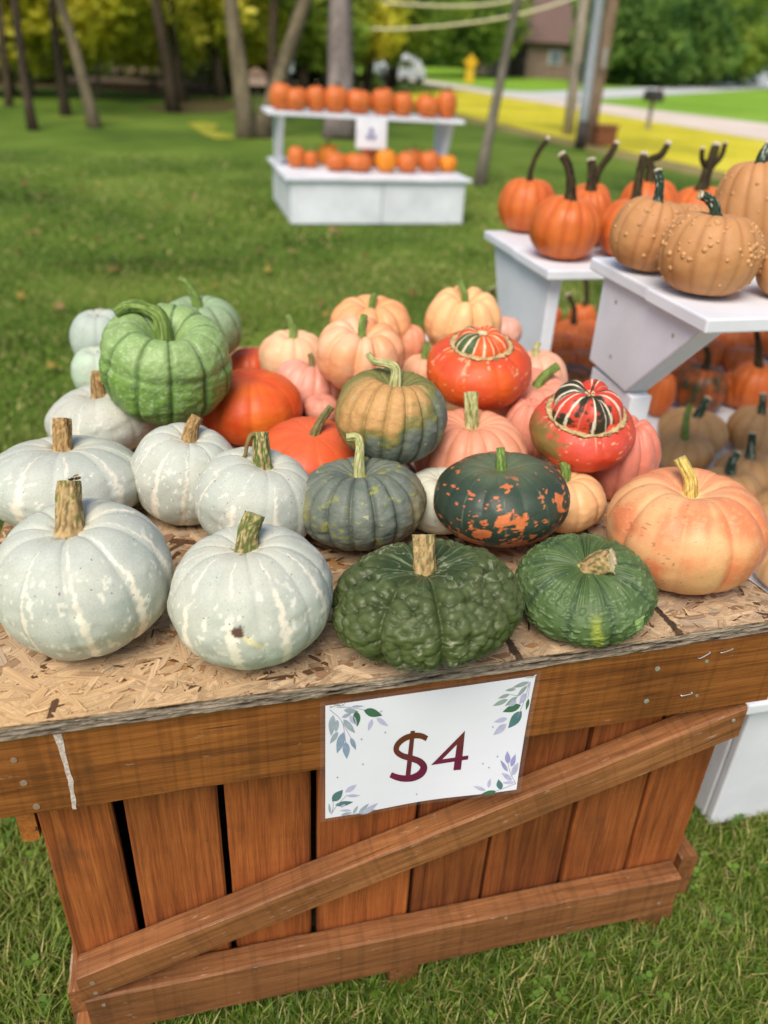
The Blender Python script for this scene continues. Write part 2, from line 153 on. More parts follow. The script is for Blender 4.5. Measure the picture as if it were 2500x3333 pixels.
# ------------------------------------------------------------------ materials
class NT:
    def __init__(s, name):
        s.m = bpy.data.materials.new(name); s.m.use_nodes = True; s.t = s.m.node_tree; s.b = s.t.nodes['Principled BSDF']; s.out = s.t.nodes['Material Output']
    def n(s, ty, **k):
        x = s.t.nodes.new('ShaderNode' + ty)
        for a, v in k.items():
            if a[0] == '_': x.inputs[a[1:]].default_value = v
            else: setattr(x, a, v)
        return x
    def l(s, a, b): s.t.links.new(a, b)
    def coord(s, kind='Object', scale=(1, 1, 1), rand=False):
        tc = s.n('TexCoord'); mp = s.n('Mapping'); mp.inputs['Scale'].default_value = scale
        s.l(tc.outputs[kind], mp.inputs['Vector'])
        if rand:
            oi = s.n('ObjectInfo'); ml = s.n('Math', operation='MULTIPLY'); ml.inputs[1].default_value = 37.; s.l(oi.outputs['Random'], ml.inputs[0])
            cb = s.n('CombineXYZ'); [s.l(ml.outputs[0], cb.inputs[i]) for i in range(3)]; s.l(cb.outputs[0], mp.inputs['Location'])
        return mp.outputs[0]
    def noise(s, vec, scale=5, detail=3, rough=.5, dist=0.):
        x = s.n('TexNoise'); x.inputs['Scale'].default_value = scale; x.inputs['Detail'].default_value = detail; x.inputs['Roughness'].default_value = rough; x.inputs['Distortion'].default_value = dist
        if vec is not None: s.l(vec, x.inputs['Vector'])
        return x.outputs['Fac']
    def ramp(s, fac, stops):
        x = s.n('ValToRGB'); e = x.color_ramp.elements
        while len(e) < len(stops): e.new(.5)
        for q, (p, c) in zip(e, stops): q.position = p; q.color = (*c, 1) if len(c) == 3 else c
        s.l(fac, x.inputs[0]); return x.outputs[0]
    def mix(s, fac, a, b, mode='MIX'):
        x = s.n('Mix', data_type='RGBA', blend_type=mode)
        for i, v in ((0, fac), (6, a), (7, b)):
            if hasattr(v, 'links') or isinstance(v, bpy.types.NodeSocket): s.l(v, x.inputs[i])
            else: x.inputs[i].default_value = v if i == 0 else ((*v, 1) if len(v) == 3 else v)
        return x.outputs[2]
    def rng(s, v, a, b, c=0., d=1.):
        x = s.n('MapRange'); s.l(v, x.inputs[0])
        for i, q in enumerate((a, b, c, d)): x.inputs[i + 1].default_value = q
        return x.outputs[0]
    def math(s, op, a, b=None):
        x = s.n('Math', operation=op)
        for i, v in ((0, a), (1, b)):
            if v is None: continue
            if isinstance(v, bpy.types.NodeSocket): s.l(v, x.inputs[i])
            else: x.inputs[i].default_value = v
        return x.outputs[0]
    def bump(s, h, strength=.3, dist=.002, prev=None):
        x = s.n('Bump'); x.inputs['Strength'].default_value = strength; x.inputs['Distance'].default_value = dist
        s.l(h, x.inputs['Height'])
        if prev is not None: s.l(prev, x.inputs['Normal'])
        return x.outputs[0]
    def fin(s, color=None, rough=.6, normal=None, spec=.4):
        if color is not None:
            if isinstance(color, bpy.types.NodeSocket): s.l(color, s.b.inputs['Base Color'])
            else: s.b.inputs['Base Color'].default_value = (*color, 1)
        if isinstance(rough, bpy.types.NodeSocket): s.l(rough, s.b.inputs['Roughness'])
        else: s.b.inputs['Roughness'].default_value = rough
        s.b.inputs['Specular IOR Level'].default_value = spec
        if normal is not None: s.l(normal, s.b.inputs['Normal'])
        return s.m
def rind_mat(name, rough=.5, speck=None, speck_amt=.62, speck_scale=160, dark=None, dark_amt=.7, dark_scale=220, mott=.12, bump=.15, bscale=120, spec=.35, stretch=(1, 1, .6)):
    t = NT(name); a = t.n('VertexColor', layer_name='Col').outputs[0]
    v = t.coord('Object', stretch, rand=True); v2 = t.coord('Object', rand=True)
    m1 = t.noise(v2, 30, 4, .6); a = t.mix(1., a, t.ramp(m1, [(.25, (1 - mott,) * 3), (.75, (1 + mott,) * 3)]), 'MULTIPLY')
    m2 = t.noise(v2, 400, 2, .6); a = t.mix(1., a, t.ramp(m2, [(.3, (1 - mott * .9,) * 3), (.7, (1 + mott * .9,) * 3)]), 'MULTIPLY')
    if speck is not None:
        n = t.noise(v, speck_scale, 2, .5, .3); a = t.mix(t.rng(n, speck_amt, speck_amt + .04), a, speck)
    if dark is not None:
        n = t.noise(v2, dark_scale, 1, .5); a = t.mix(t.rng(n, dark_amt, dark_amt + .05), a, dark)
    b = t.bump(t.noise(v2, bscale, 3, .6), bump, .0015)
    r = t.rng(t.noise(v2, 18, 3), .3, .7, rough - .07, rough + .1)
    return t.fin(a, r, b, spec)
def leaf_mat(name, trans=.35, rough=.55):
    t = NT(name); a = t.n('VertexColor', layer_name='Col').outputs[0]
    t.fin(a, rough, None, .25)
    tr = t.n('BsdfTranslucent'); t.l(a, tr.inputs[0]); mx = t.n('MixShader'); mx.inputs[0].default_value = trans
    t.l(t.b.outputs[0], mx.inputs[1]); t.l(tr.outputs[0], mx.inputs[2]); t.l(mx.outputs[0], t.out.inputs[0]); return t.m
def wood_mat(name, c0, c1, c2, worn=(.42, .27, .15), worn_amt=.66, saw=.5):
    t = NT(name); v = t.coord('Object', rand=True)
    def sc_(s): 
        mp = t.n('Mapping'); mp.inputs['Scale'].default_value = s; t.l(v, mp.inputs['Vector']); return mp.outputs[0]
    g1 = t.noise(sc_((2.0, 46, 46)), 1.6, 5, .65, .8); g2 = t.noise(sc_((7, 300, 300)), 1.5, 4, .75)
    big = t.noise(sc_((3, 5, 5)), 1.3, 3, .5)
    col = t.ramp(g1, [(.28, c0), (.5, c1), (.74, c2)])
    col = t.mix(t.rng(g2, .42, .7), col, t.mix(1., col, (.55, .49, .45), 'MULTIPLY'))
    oi = t.n('ObjectInfo'); col = t.mix(1., col, t.ramp(oi.outputs['Random'], [(0, (.8, .78, .76)), (1, (1.15, 1.1, 1.02))]), 'MULTIPLY')
    col = t.mix(1., col, t.ramp(big, [(.25, (.56, .52, .5)), (.72, (1.18, 1.14, 1.12))]), 'MULTIPLY')
    sw = t.noise(sc_((95, 3, 2)), 1.2, 2, .5, .2)
    col = t.mix(1., col, t.ramp(sw, [(.34, (1 - .42 * saw,) * 3), (.5, (1, 1, 1))]), 'MULTIPLY')
    cr = t.noise(sc_((3.2, 90, 90)), 1.1, 2, .5, .3); col = t.mix(t.rng(cr, .74, .78), col, (.05, .022, .012))
    sm_ = t.noise(sc_((4, 9, 9)), 1.4, 5, .65, .5); col = t.mix(t.rng(sm_, .6, .74, 0, .62), col, (.075, .035, .018))
    wn = t.noise(sc_((22, 110, 110)), 1.2, 4, .7); col = t.mix(t.rng(wn, worn_amt, worn_amt + .09, 0, .75), col, worn)
    dp = t.noise(sc_((50, 90, 90)), 1., 2, .5); col = t.mix(t.rng(dp, .74, .8, 0, .6), col, (.06, .035, .03))
    h = t.math('ADD', t.math('MULTIPLY', g2, .6), t.math('ADD', t.math('MULTIPLY', g1, .5), t.math('MULTIPLY', sw, .5)))
    return t.fin(col, t.rng(g2, .3, .7, .5, .72), t.bump(h, .3, .001), .35)
def flat_mat(name, col, rough=.6, mott=.1, scale=8, bump=.1, spec=.35, metal=0.):
    t = NT(name); v = t.coord('Object', rand=True); n = t.noise(v, scale, 4, .6)
    c = t.mix(1., col, t.ramp(n, [(.3, (1 - mott,) * 3), (.7, (1 + mott,) * 3)]), 'MULTIPLY')
    t.b.inputs['Metallic'].default_value = metal
    return t.fin(c, rough, t.bump(t.noise(v, scale * 6, 3), bump, .002), spec)
def attr_mat(name, rough=.6, mott=.12, scale=60, bump=.2, spec=.3, dist=.001, stretch=(1, 1, 1)):
    t = NT(name); a = t.n('VertexColor', layer_name='Col').outputs[0]; v = t.coord('Object', stretch, rand=True); n = t.noise(v, scale, 4, .6)
    c = t.mix(1., a, t.ramp(n, [(.3, (1 - mott,) * 3), (.7, (1 + mott,) * 3)]), 'MULTIPLY')
    return t.fin(c, rough, t.bump(n, bump, dist), spec)
M = {}
M['white_rind'] = rind_mat('white_squash_rind', .56, (.78, .77, .68), .72, 130, (.14, .12, .10), .735, 260, .085, .16, 260, .28)
M['smooth_rind'] = rind_mat('smooth_rind', .42, mott=.07, bump=.06, bscale=90)
M['green_rind'] = rind_mat('green_rind', .45, (.42, .52, .30), .72, 300, mott=.12, bump=.18, bscale=90)
M['teal_rind'] = rind_mat('teal_rind', .55, (.36, .36, .22), .7, 110, mott=.14, bump=.22, bscale=140)
M['dark_rind'] = rind_mat('dark_rind', .42, (.4, .45, .36), .76, 130, mott=.12, bump=.15, bscale=90)
M['tan_rind'] = rind_mat('tan_rind', .55, mott=.07, bump=.08, bscale=90)
M['stem'] = attr_mat('stem_skin', .75, .22, 160, .5, .2, .0012, (1, 1, .35))
M['stain'] = wood_mat('stained_cedar', (.16, .054, .013), (.35, .126, .027), (.47, .195, .05))
M['stain_worn'] = wood_mat('worn_arris', (.16, .07, .03), (.30, .15, .07), (.46, .33, .22), (.55, .44, .33), .5, .2)
M['stain_plank'] = wood_mat('stained_plank', (.16, .046, .013), (.34, .104, .027), (.45, .16, .045), worn_amt=.7, saw=.12)
M['stain_rail'] = wood_mat('stained_weathered_rail', (.15, .062, .022), (.30, .128, .046), (.40, .19, .078), (.50, .37, .26), .63, .4)
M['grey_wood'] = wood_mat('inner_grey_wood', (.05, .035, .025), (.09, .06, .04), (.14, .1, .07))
M['white_paint'] = flat_mat('white_paint', (.74, .76, .81), .5, .15, 3, .4)
M['paper'] = flat_mat('paper', (.80, .80, .89), .4, .015, 20, .02, .5)
M['metal'] = flat_mat('nail_metal', (.55, .55, .53), .4, .2, 60, .1, .5, .7)
M['print'] = attr_mat('printed_ink', .4, .12, 90, 0, .4)
M['attr'] = attr_mat('painted_surface', .6, .1, 12, .1)
M['leaf'] = leaf_mat('leaf', .58)
M['grass'] = leaf_mat('grass_blade', .3, .5)
M['bark'] = attr_mat('bark', .85, .3, 14, .8, .15, .02, (1, 1, .25))

# ------------------------------------------------------------------ pumpkins and squashes
from mathutils.kdtree import KDTree
def profile(n, dt, db=.12, sq=.8):
    ph = np.linspace(-np.pi / 2, np.pi / 2, n); rad = np.maximum(np.cos(ph), 0) ** sq; z = np.sin(ph)
    z = z - dt * np.exp(-(rad / .34) ** 2) * (ph > 0) + db * np.exp(-(rad / .4) ** 2) * (ph < 0)
    lo, hi = z.min(), z.max(); return rad, (z - lo) / (hi - lo) * 2 - 1
def rotm(tx, ty):
    cx, sx, cy, sy = math.cos(tx), math.sin(tx), math.cos(ty), math.sin(ty)
    return np.array([[cy, 0, sy], [0, 1, 0], [-sy, 0, cy]]) @ np.array([[1, 0, 0], [0, cx, -sx], [0, sx, cx]])
def lobes(th, n, p, off=0.):
    return (1 - np.abs(np.sin(n * (th - off) / 2))) ** p
def rind_geo(r, h, dt, nth, nph, ribs=10, dep=.03, p=2.5, off=None, lump=.03, lscale=2.2, seed=0, extra=None, sq=.8, jit=.12, zfold=.5):
    rad, z = profile(nph, dt, sq=sq)
    th = np.arange(nth) / nth * 2 * np.pi
    TH, RA = np.meshgrid(th, rad); Z = np.repeat(z[:, None], nth, 1); Vv = np.repeat(np.linspace(0, 1, nph)[:, None], nth, 1)
    off = -np.pi / 2 if off is None else off
    dirs = np.stack([np.cos(TH), np.sin(TH), 0 * TH], -1)
    THj = TH + jit * (vnoise(dirs, 1.7, seed + 5) - .5) * 2 * np.sin(ribs * 0 + 1)
    g = lobes(THj, ribs, p, off) if ribs else 0 * TH
    P = np.stack([RA * np.cos(TH), RA * np.sin(TH), Z], -1)
    wv = np.sin(np.pi * np.clip(Vv, 0, 1)) ** .35
    amp = .6 + .8 * vnoise(dirs, 3.1, seed + 9)
    k = 1 - dep * g * wv * amp
    k = k * (1 + lump * (fbm(P, lscale, seed, 3) - .5) * 2)
    Zz = Z - zfold * dep * g * amp * sm(-.2, 1, Z) * 2 * sm(.0, .3, RA)
    X = np.stack([RA * np.cos(TH) * k * r, RA * np.sin(TH) * k * r, Zz * h], -1)
    ctx = dict(th=TH, v=Vv, rad=RA, z=Z, P=P, g=g, X=X, r=r, h=h, seed=seed, dirs=dirs, thj=THj)
    if extra is not None: extra(ctx)
    i = np.arange(nph - 1)[:, None] * nth; j = np.arange(nth)[None]
    F = np.stack([i + j, i + (j + 1) % nth, i + nth + (j + 1) % nth, i + nth + j], -1).reshape(-1, 4)
    return ctx['X'], F, ctx
def nrm(ctx):
    X = ctx['X']; n = X / np.array([ctx['r'], ctx['r'], ctx['h']]) ** 2; return n / (np.linalg.norm(n, axis=-1, keepdims=True) + 1e-9)
def streak(ctx, a, b, seed, o=3):
    """noise drawn out along the meridians"""
    d = ctx['dirs']; q = np.stack([d[..., 0] * a, d[..., 1] * a, ctx['v'] * b], -1); return fbm(q, 1., seed, o)
def arc(a): return (a + np.pi) % (2 * np.pi) - np.pi
# --- colour of each kind of rind
def c_white(n=10, off=-np.pi / 2, stripe=1., base=S(186, 190, 180), scar=None, phase=0):
    def f(c):
        sd = c['seed']; P = c['P']
        col = mix(base, base * np.array([1.06, 1.03, .95]), fbm(P, 1.6, sd + 1))
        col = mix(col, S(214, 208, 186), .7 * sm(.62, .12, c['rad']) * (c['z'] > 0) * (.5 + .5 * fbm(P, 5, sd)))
        col = mix(col, S(180, 188, 176), .5 * sm(.4, .7, fbm(P, 2.1, sd + 2)))
        wob = (streak(c, 3, 9, sd + 3) - .5) * .1 + (fbm(P, 16, sd + 8, 2) - .5) * .09
        a = np.abs(arc((c['th'] - off + wob) * n)) / n
        per = vnoise(np.stack([np.round((c['th'] - off) * n / 2 / np.pi) * 1.37, 0 * a, 0 * a], -1), 1., sd + 4)
        wd = .012 + (.02 + .07 * per) * sm(.95, .35, c['v'])
        m = sm(wd, wd * .55, a) * sm(.93, .86, c['v']) * sm(.3, .55, streak(c, 6, 7, sd + 6) + .3 * sm(.75, .35, c['v'])) * sm(.2, .45, per + .15)
        col = mix(col, S(236, 226, 206), .95 * stripe * m)
        sp = sm(.69, .73, fbm(np.stack([P[..., 0], P[..., 1], P[..., 2] * .5], -1), 15, sd + 7, 2)); col = mix(col, S(230, 226, 210), .8 * stripe * sp * sm(.9, .6, c['v']))
        dirt = sm(.3, .1, c['rad']) * (c['z'] > 0) * sm(.5, .62, fbm(P, 14, sd + 9)); col = mix(col, S(92, 74, 55), .7 * dirt)
        if scar is not None:
            t0, v0 = scar; dx = arc(c['th'] - t0); dv = c['v'] - v0; nz = (fbm(P, 22, sd + 11, 3) - .5)
            m = sm(.085, .055, np.hypot(dx, dv * 2.2) + nz * .09); 
            tl = sm(.05, .02, np.abs(dx * .75 + dv * 1.9 + .0) + nz * .06) * sm(-.02, .04, dx) * sm(.3, .22, dx); col = mix(col, S(224, 214, 165), .9 * tl); col = mix(col, S(98, 72, 62), m)
        return col
    return f
def c_plain(a, b, sc=2., st=.5, top=None, groove=None, sd0=0, gp=.5):
    def f(c):
        sd = c['seed'] + sd0
        t = np.clip((fbm(c['P'], sc, sd + 1) - .5) * 2.2 + .5 + st * (streak(c, 14, 2.5, sd + 2) - .5), 0, 1); col = mix(a, b, t)
        if top is not None: col = mix(col, top, sm(.7, .15, c['rad']) * (c['z'] > 0) * .75)
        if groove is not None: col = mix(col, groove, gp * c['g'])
        return col
    return f
def c_warty(c):
    sd = c['seed']; col = mix(S(42, 54, 26), S(62, 74, 36), np.clip(fbm(c['P'], 3, sd + 1) * 1.3 - .15, 0, 1))
    col = mix(col, S(90, 102, 58), .75 * c.get('b', 0 * c['v'])); col = mix(col, S(50, 66, 36), .8 * sm(.6, .3, c['rad']) * (c['z'] > 0))
    ray = sm(.55, .7, streak(c, 30, 1.2, sd + 3)) * sm(.75, .3, c['rad']) * (c['z'] > 0); col = mix(col, S(118, 136, 96), .6 * ray)
    web = sm(.035, .0, np.abs(fbm(c['P'], 7, sd + 4, 2) - .5)) * sm(.45, .6, fbm(c['P'], 2, sd + 6)); return mix(col, S(165, 165, 138), .6 * web)
def c_kabocha(c):
    sd = c['seed']; P = c['P']; col = mix(S(66, 88, 48), S(92, 114, 68), np.clip(fbm(P, 4, sd + 1) * 1.4 - .2, 0, 1)); col = mix(col, S(120, 142, 100), .4 * c.get('b', 0))
    col = mix(col, S(132, 152, 56), .9 * sm(.42, .16, c['v'] + .1 * (fbm(P, 3, sd + 2) - .5))); col = mix(col, S(48, 68, 50), .7 * c['g'] * sm(.1, .4, c['rad']))
    a = arc(c['th'] + 1.83); m = sm(.1, .04, np.abs(a + .25 * (c['v'] - .55)) + .08 * (fbm(P, 14, sd, 2) - .5)) * sm(.74, .62, c['v']) * sm(.34, .44, c['v']); col = mix(col, S(166, 172, 66), .6 * m)
    a = arc(c['th'] + 1.17); m = sm(.09, .075, np.abs(a) + .05 * (fbm(P, 12, sd, 2) - .5)) * sm(.60, .58, c['v']) * sm(.43, .45, c['v']); return mix(col, S(140, 168, 100), .9 * m)
def c_blotch(c):
    sd = c['seed']; P = c['P']; col = mix(S(226, 180, 126), S(224, 160, 110), fbm(P, 3, sd + 1))
    n = .6 * fbm(P * np.array([1, 1, 1.3]), 1.5, sd + 12) + .4 * streak(c, 5, 2.2, sd + 2); side = sm(-.5, .8, c['P'][..., 0]) * .22 + sm(.3, .9, c['v']) * .1
    m = sm(.46, .66, n + side - .05); col = mix(col, S(218, 124, 80), .85 * m)
    col = mix(col, S(232, 180, 130), .3 * m * sm(.62, .68, fbm(P, 17, sd + 3, 2))); col = mix(col, S(230, 170, 130), .6 * sm(.75, .2, c['rad']) * (c['z'] > 0) * streak(c, 16, 2, sd + 4) * 1.5)
    col = mix(col, S(238, 206, 150), .8 * sm(.17, .08, c['rad']) * (c['z'] > 0)); d = sm(.86, .9, fbm(P, 24, sd + 6, 1)) * sm(.1, -.6, c['P'][..., 0]); return mix(col, S(130, 100, 76), .7 * d)
def c_teal(mode):
    def f(c):
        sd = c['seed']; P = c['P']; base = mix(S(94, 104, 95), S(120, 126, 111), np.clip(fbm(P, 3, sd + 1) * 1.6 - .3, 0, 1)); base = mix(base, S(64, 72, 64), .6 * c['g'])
        yel = sm(.63, .7, fbm(P, 9, sd + 2, 3)); base = mix(base, S(150, 150, 62), .7 * yel * sm(.35, .6, fbm(P, 2, sd + 7)))
        if mode == 0:
            t = sm(.45, .85, c['P'][..., 0] * .6 - c['z'] * .35 + .55 * fbm(P, 2, sd + 3)); base = mix(base, S(148, 128, 82), .6 * t)
            e = sm(-.82, -.95, c['P'][..., 0] * .95 - c['z'] * .1); return mix(base, S(160, 152, 66), .7 * e)
        k = c['z'] * .62 - c['P'][..., 0] * .55 + (fbm(P, 3.2, sd + 3, 4) - .5) * .75
        base = mix(base, S(120, 116, 52), .85 * sm(-.02, .22, k)); base = mix(base, S(196, 148, 92), .95 * sm(.18, .42, k) * sm(1.5, .8, np.abs(arc(c['th'] + 1.9)))); return mix(base, S(104, 108, 70), .4 * c['g'])
    return f
def c_patch(c):
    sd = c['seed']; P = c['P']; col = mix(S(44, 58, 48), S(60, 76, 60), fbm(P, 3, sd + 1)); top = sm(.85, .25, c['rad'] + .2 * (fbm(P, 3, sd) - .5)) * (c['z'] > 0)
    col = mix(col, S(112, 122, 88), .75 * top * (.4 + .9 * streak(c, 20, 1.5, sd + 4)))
    n = fbm(np.stack([P[..., 0], P[..., 1], P[..., 2] * .55], -1), 4.6, sd + 2, 4); m = sm(.555, .592, n + .26 * sm(.6, .2, c['v']) - .085 - .3 * sm(.6, .8, c['v']))
    col = mix(col, mix(S(206, 104, 52), S(216, 132, 82), fbm(P, 12, sd)), m); s2 = sm(.68, .7, fbm(P, 11, sd + 13, 2)) * sm(.93, .8, c['v']) * sm(-.9, -.3, c['z']); col = mix(col, S(206, 112, 66), s2 * .9)
    ln = sm(.012, .004, np.abs(arc((c['th'] + .02 * np.sin(9 * c['v'])) * 10)) / 10) * sm(.3, .6, streak(c, 10, 10, sd + 5)) * sm(.9, .8, c['v']); return mix(col, S(118, 130, 104), .55 * ln)
def c_bigreen(a=S(112, 146, 66), b=S(142, 168, 106)):
    def f(c):
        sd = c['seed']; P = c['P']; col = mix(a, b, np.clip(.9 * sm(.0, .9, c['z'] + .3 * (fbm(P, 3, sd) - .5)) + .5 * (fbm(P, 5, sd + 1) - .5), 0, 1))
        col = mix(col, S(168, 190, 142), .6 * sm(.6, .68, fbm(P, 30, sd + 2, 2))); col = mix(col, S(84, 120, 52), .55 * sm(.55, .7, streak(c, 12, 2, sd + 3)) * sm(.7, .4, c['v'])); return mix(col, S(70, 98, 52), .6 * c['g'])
    return f
def c_turban(a, b, olive=False):
    def f(c):
        sd = c['seed']; P = c['P']; col = mix(a, b, np.clip(fbm(P, 2.2, sd + 1) * 1.6 - .3 + .35 * c['z'], 0, 1)); n = streak(c, 13, 6, sd + 2, 3)
        col = mix(col, S(226, 180, 130), .7 * sm(.66, .72, n) * sm(.2, .9, c['z'])); col = mix(col, S(232, 190, 150), .6 * sm(.75, .78, fbm(P, 11, sd + 5, 2)))
        if olive: col = mix(col, S(112, 106, 52), .9 * sm(-.68, -.95, P[..., 0] + .1 * P[..., 1] + .45 * (fbm(P, 6, sd + 4, 3) - .5)))
        return col
    return f
def c_cap(red, darkc, cream, ndark, seed0, frac):
    def f(c):
        sd = c['seed'] + seed0; P = c['P']; n = vnoise(np.stack([np.cos(c['th']) * 1.6, np.sin(c['th']) * 1.6, c['v'] * .8], -1), 1., sd) + .25 * (fbm(P, 6, sd + 1) - .5)
        col = mix(red, darkc, sm(frac, frac + .05, n + ndark * sm(.75, .5, c['v']))); th = c['th'] + .05 * np.sin(5 * c['v'] + 3 * c['th']) + .05 * (fbm(P, 5, sd + 3) - .5)
        a = np.abs(arc(th * 17)) / 17; per = vnoise(np.stack([np.round(th * 17 / 2 / np.pi) * 1.7, 0 * a, 0 * a], -1), 1., sd + 4); w = .02 + .05 * per
        m = sm(w, w * .6, a) * sm(.25, .45, per) * sm(.97, .9, c['v']); return mix(col, cream, .92 * m)
    return f
def c_tan(c):
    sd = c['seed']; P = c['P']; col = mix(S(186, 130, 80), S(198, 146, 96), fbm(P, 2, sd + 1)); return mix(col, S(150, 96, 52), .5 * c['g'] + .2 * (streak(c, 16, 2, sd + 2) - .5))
# --- relief
def x_warty(c):
    X = c['X']; n = nrm(c); rg = np.random.default_rng(c['seed']); k = 1800
    u = rg.random(k) * 2 * np.pi; zz = np.concatenate([rg.uniform(-.95, .97, k)]); q = np.sqrt(1 - zz ** 2); S0 = np.stack([q * np.cos(u), q * np.sin(u), zz], 1) * [c['r'], c['r'], c['h']]
    sz = .0048 + .0055 * rg.random(k); kd = KDTree(k); [kd.insert(p, i) for i, p in enumerate(S0)]; kd.balance()
    Q = (np.stack([c['rad'] * np.cos(c['th']), c['rad'] * np.sin(c['th']), c['z']], -1)); Q = Q / (np.linalg.norm(Q, axis=-1, keepdims=True) + 1e-9) * [c['r'], c['r'], c['h']]; Qf = Q.reshape(-1, 3); b = np.zeros(len(Qf))
    for i, p in enumerate(Qf):
        v = 0.
        for co, ix, d in kd.find_n(p, 3):
            e = d / (sz[ix] * 1.05)
            if e < 1: v = max(v, math.sqrt(1 - e * e) * sz[ix])
        b[i] = v
    b = b.reshape(c['v'].shape); wt = sm(.26, .6, c['rad'] + .15 * (fbm(c['P'], 4, 3) - .5) + .9 * (c['z'] < .1)); b = b * wt * (1 - .75 * c['g'])
    c['b'] = np.clip(b / .012, 0, 1); fr = np.clip((fbm(c['P'], 14, 8, 2) - .5), -.5, .5)
    c['X'] = X + n * (b * .95 - .004 * wt + fr * .003)[..., None]
def x_kabocha(c):
    n = nrm(c); b = sm(.48, .74, fbm(c['P'], 13, c['seed'] + 20, 2)) * sm(.35, .7, c['rad']); wr = (streak(c, 26, 1.3, c['seed'] + 21, 2) - .5) * sm(.95, .45, c['rad']) * (c['z'] > -.2) * sm(.1, .3, c['rad'])
    c['b'] = b; a = arc(c['th'] + 1.17); k = sm(.1, .06, np.abs(a)) * sm(.60, .585, c['v']) * sm(.42, .45, c['v'])
    c['X'] = c['X'] + n * (b * .0022 + wr * .012 + k * .002)[..., None]
def x_fold(c):
    # the thick shoulder of the big green pumpkin: a crease round the upper flank and puckered folds on the rim
    n = nrm(c); cr = np.exp(-((c['z'] - .36 - .1 * (vnoise(c['dirs'], 2.5, 31) - .5)) / .1) ** 2); rim = np.exp(-((c['z'] - .72) / .2) ** 2)
    c['X'] = c['X'] + n * (-.0035 * cr + .004 * rim * (fbm(c['P'], 3.5, 33, 2)))[..., None] + n * ((fbm(c['P'], 9, 34, 2) - .5) * .0035)[..., None]
def x_rough(amp, sc):
    def f(c): c['X'] = c['X'] + nrm(c) * ((fbm(c['P'], sc, c['seed'] + 40, 3) - .5) * amp)[..., None]
    return f
def x_wrib(c):
    n = nrm(c); c['X'] = c['X'] + n * ((fbm(c['P'], 7, c['seed'] + 40, 3) - .5) * .0035)[..., None]
STEM = dict(cork=(S(186, 160, 112), S(150, 120, 78), S(104, 112, 56), .6), corkbrown=(S(178, 146, 96), S(128, 94, 58), S(150, 124, 78), .6), corkgreen=(S(184, 168, 118), S(120, 104, 62), S(84, 104, 46), .5),
    green=(S(112, 136, 62), S(140, 158, 92), S(84, 112, 46), .5), pale=(S(172, 172, 112), S(140, 146, 84), S(190, 186, 138), .5), yellow=(S(206, 178, 92), S(188, 156, 76), S(214, 192, 116), .5),
    olive=(S(122, 116, 70), S(150, 142, 98), S(96, 92, 52), .5), dark=(S(52, 40, 22), S(36, 27, 16), S(74, 66, 34), .55), whitish=(S(48, 66, 50), S(36, 52, 40), S(176, 182, 164), .62))
def stem_geo(pts, r0, r1, style, seed, flare=.85, nth=40, n=26, ribs=6, cut=True):
    pts = np.asarray(pts, float); P = spline(pts, n); T, N, B = frames(P); t = np.linspace(0, 1, n)
    rad = r0 + (r1 - r0) * t ** .7; rad = rad * (1 + flare * np.exp(-t * n / 2.6)); a = np.arange(nth) / nth * 2 * np.pi; A, Tt = np.meshgrid(a, t)
    L = np.linalg.norm(np.diff(P, axis=0), axis=1).sum(); q = np.stack([np.cos(A + .5 * Tt) * 3, np.sin(A + .5 * Tt) * 3, Tt * L * 18], -1)
    nz = fbm(q, 2.6, seed, 3); rb = np.abs(np.sin(ribs * (A + .6 * Tt) / 2))
    k = 1 + .2 * (rb - .6) + .34 * (nz - .5); RR = rad[:, None] * k
    V = P[:, None] + (N[:, None] * np.cos(A)[..., None] + B[:, None] * np.sin(A)[..., None]) * RR[..., None]
    ca, cb, cc, th = STEM[style]; s2 = fbm(np.stack([np.cos(A + .5 * Tt) * 6, np.sin(A + .5 * Tt) * 6, Tt * L * 26], -1), 1.7, seed + 3, 3)
    col = mix(ca, cb, sm(.5, .62, nz)); col = mix(col, cc, sm(th, th + .05, s2)); col = mix(col, cb * .45, sm(.46, .32, nz) * .85); col = mix(col, ca * 1.15, sm(.6, .72, nz) * .5)
    if style in ('dark', 'whitish'): col = mix(col, S(214, 200, 176), .9 * sm(.93, .97, Tt + .04 * (nz - .5)))
    V = V.reshape(-1, 3); col = col.reshape(-1, 3)
    i = np.arange(n - 1)[:, None] * nth; j = np.arange(nth)[None]; F = np.stack([i + j, i + (j + 1) % nth, i + nth + (j + 1) % nth, i + nth + j], -1).reshape(-1, 4)
    # cut end: rim, then a slightly hollow pale face
    e = V[-nth:]; cen = P[-1]; ring = cen + (e - cen) * .72 + T[-1] * (-.05 * r1 * (1 + vnoise(e * 300, 1, seed)[:, None])); cc_ = cen - T[-1] * r1 * .15
    b0 = len(V); V = np.vstack([V, e + T[-1] * r1 * .08 * vnoise(e * 250, 1, seed + 2)[:, None], ring, cc_[None]])
    pc = dict(dark=S(226, 212, 190), whitish=S(190, 178, 140), green=S(150, 150, 88)).get(style, S(206, 190, 148)); col = np.vstack([col, np.tile(pc * .8, (nth, 1)), np.tile(pc, (nth + 1, 1)) * (.8 + .4 * vnoise(np.vstack([ring, cc_[None]]) * 400, 1, seed)[:, None])])
    jj = np.arange(nth); k2 = (jj + 1) % nth; F = np.vstack([F, np.stack([b0 - nth + jj, b0 - nth + k2, b0 + k2, b0 + jj], 1), np.stack([b0 + jj, b0 + k2, b0 + nth + k2, b0 + nth + jj], 1)])
    F3 = np.stack([b0 + nth + jj, b0 + nth + k2, np.full(nth, b0 + 2 * nth)], 1)
    return V, [F, F3], col
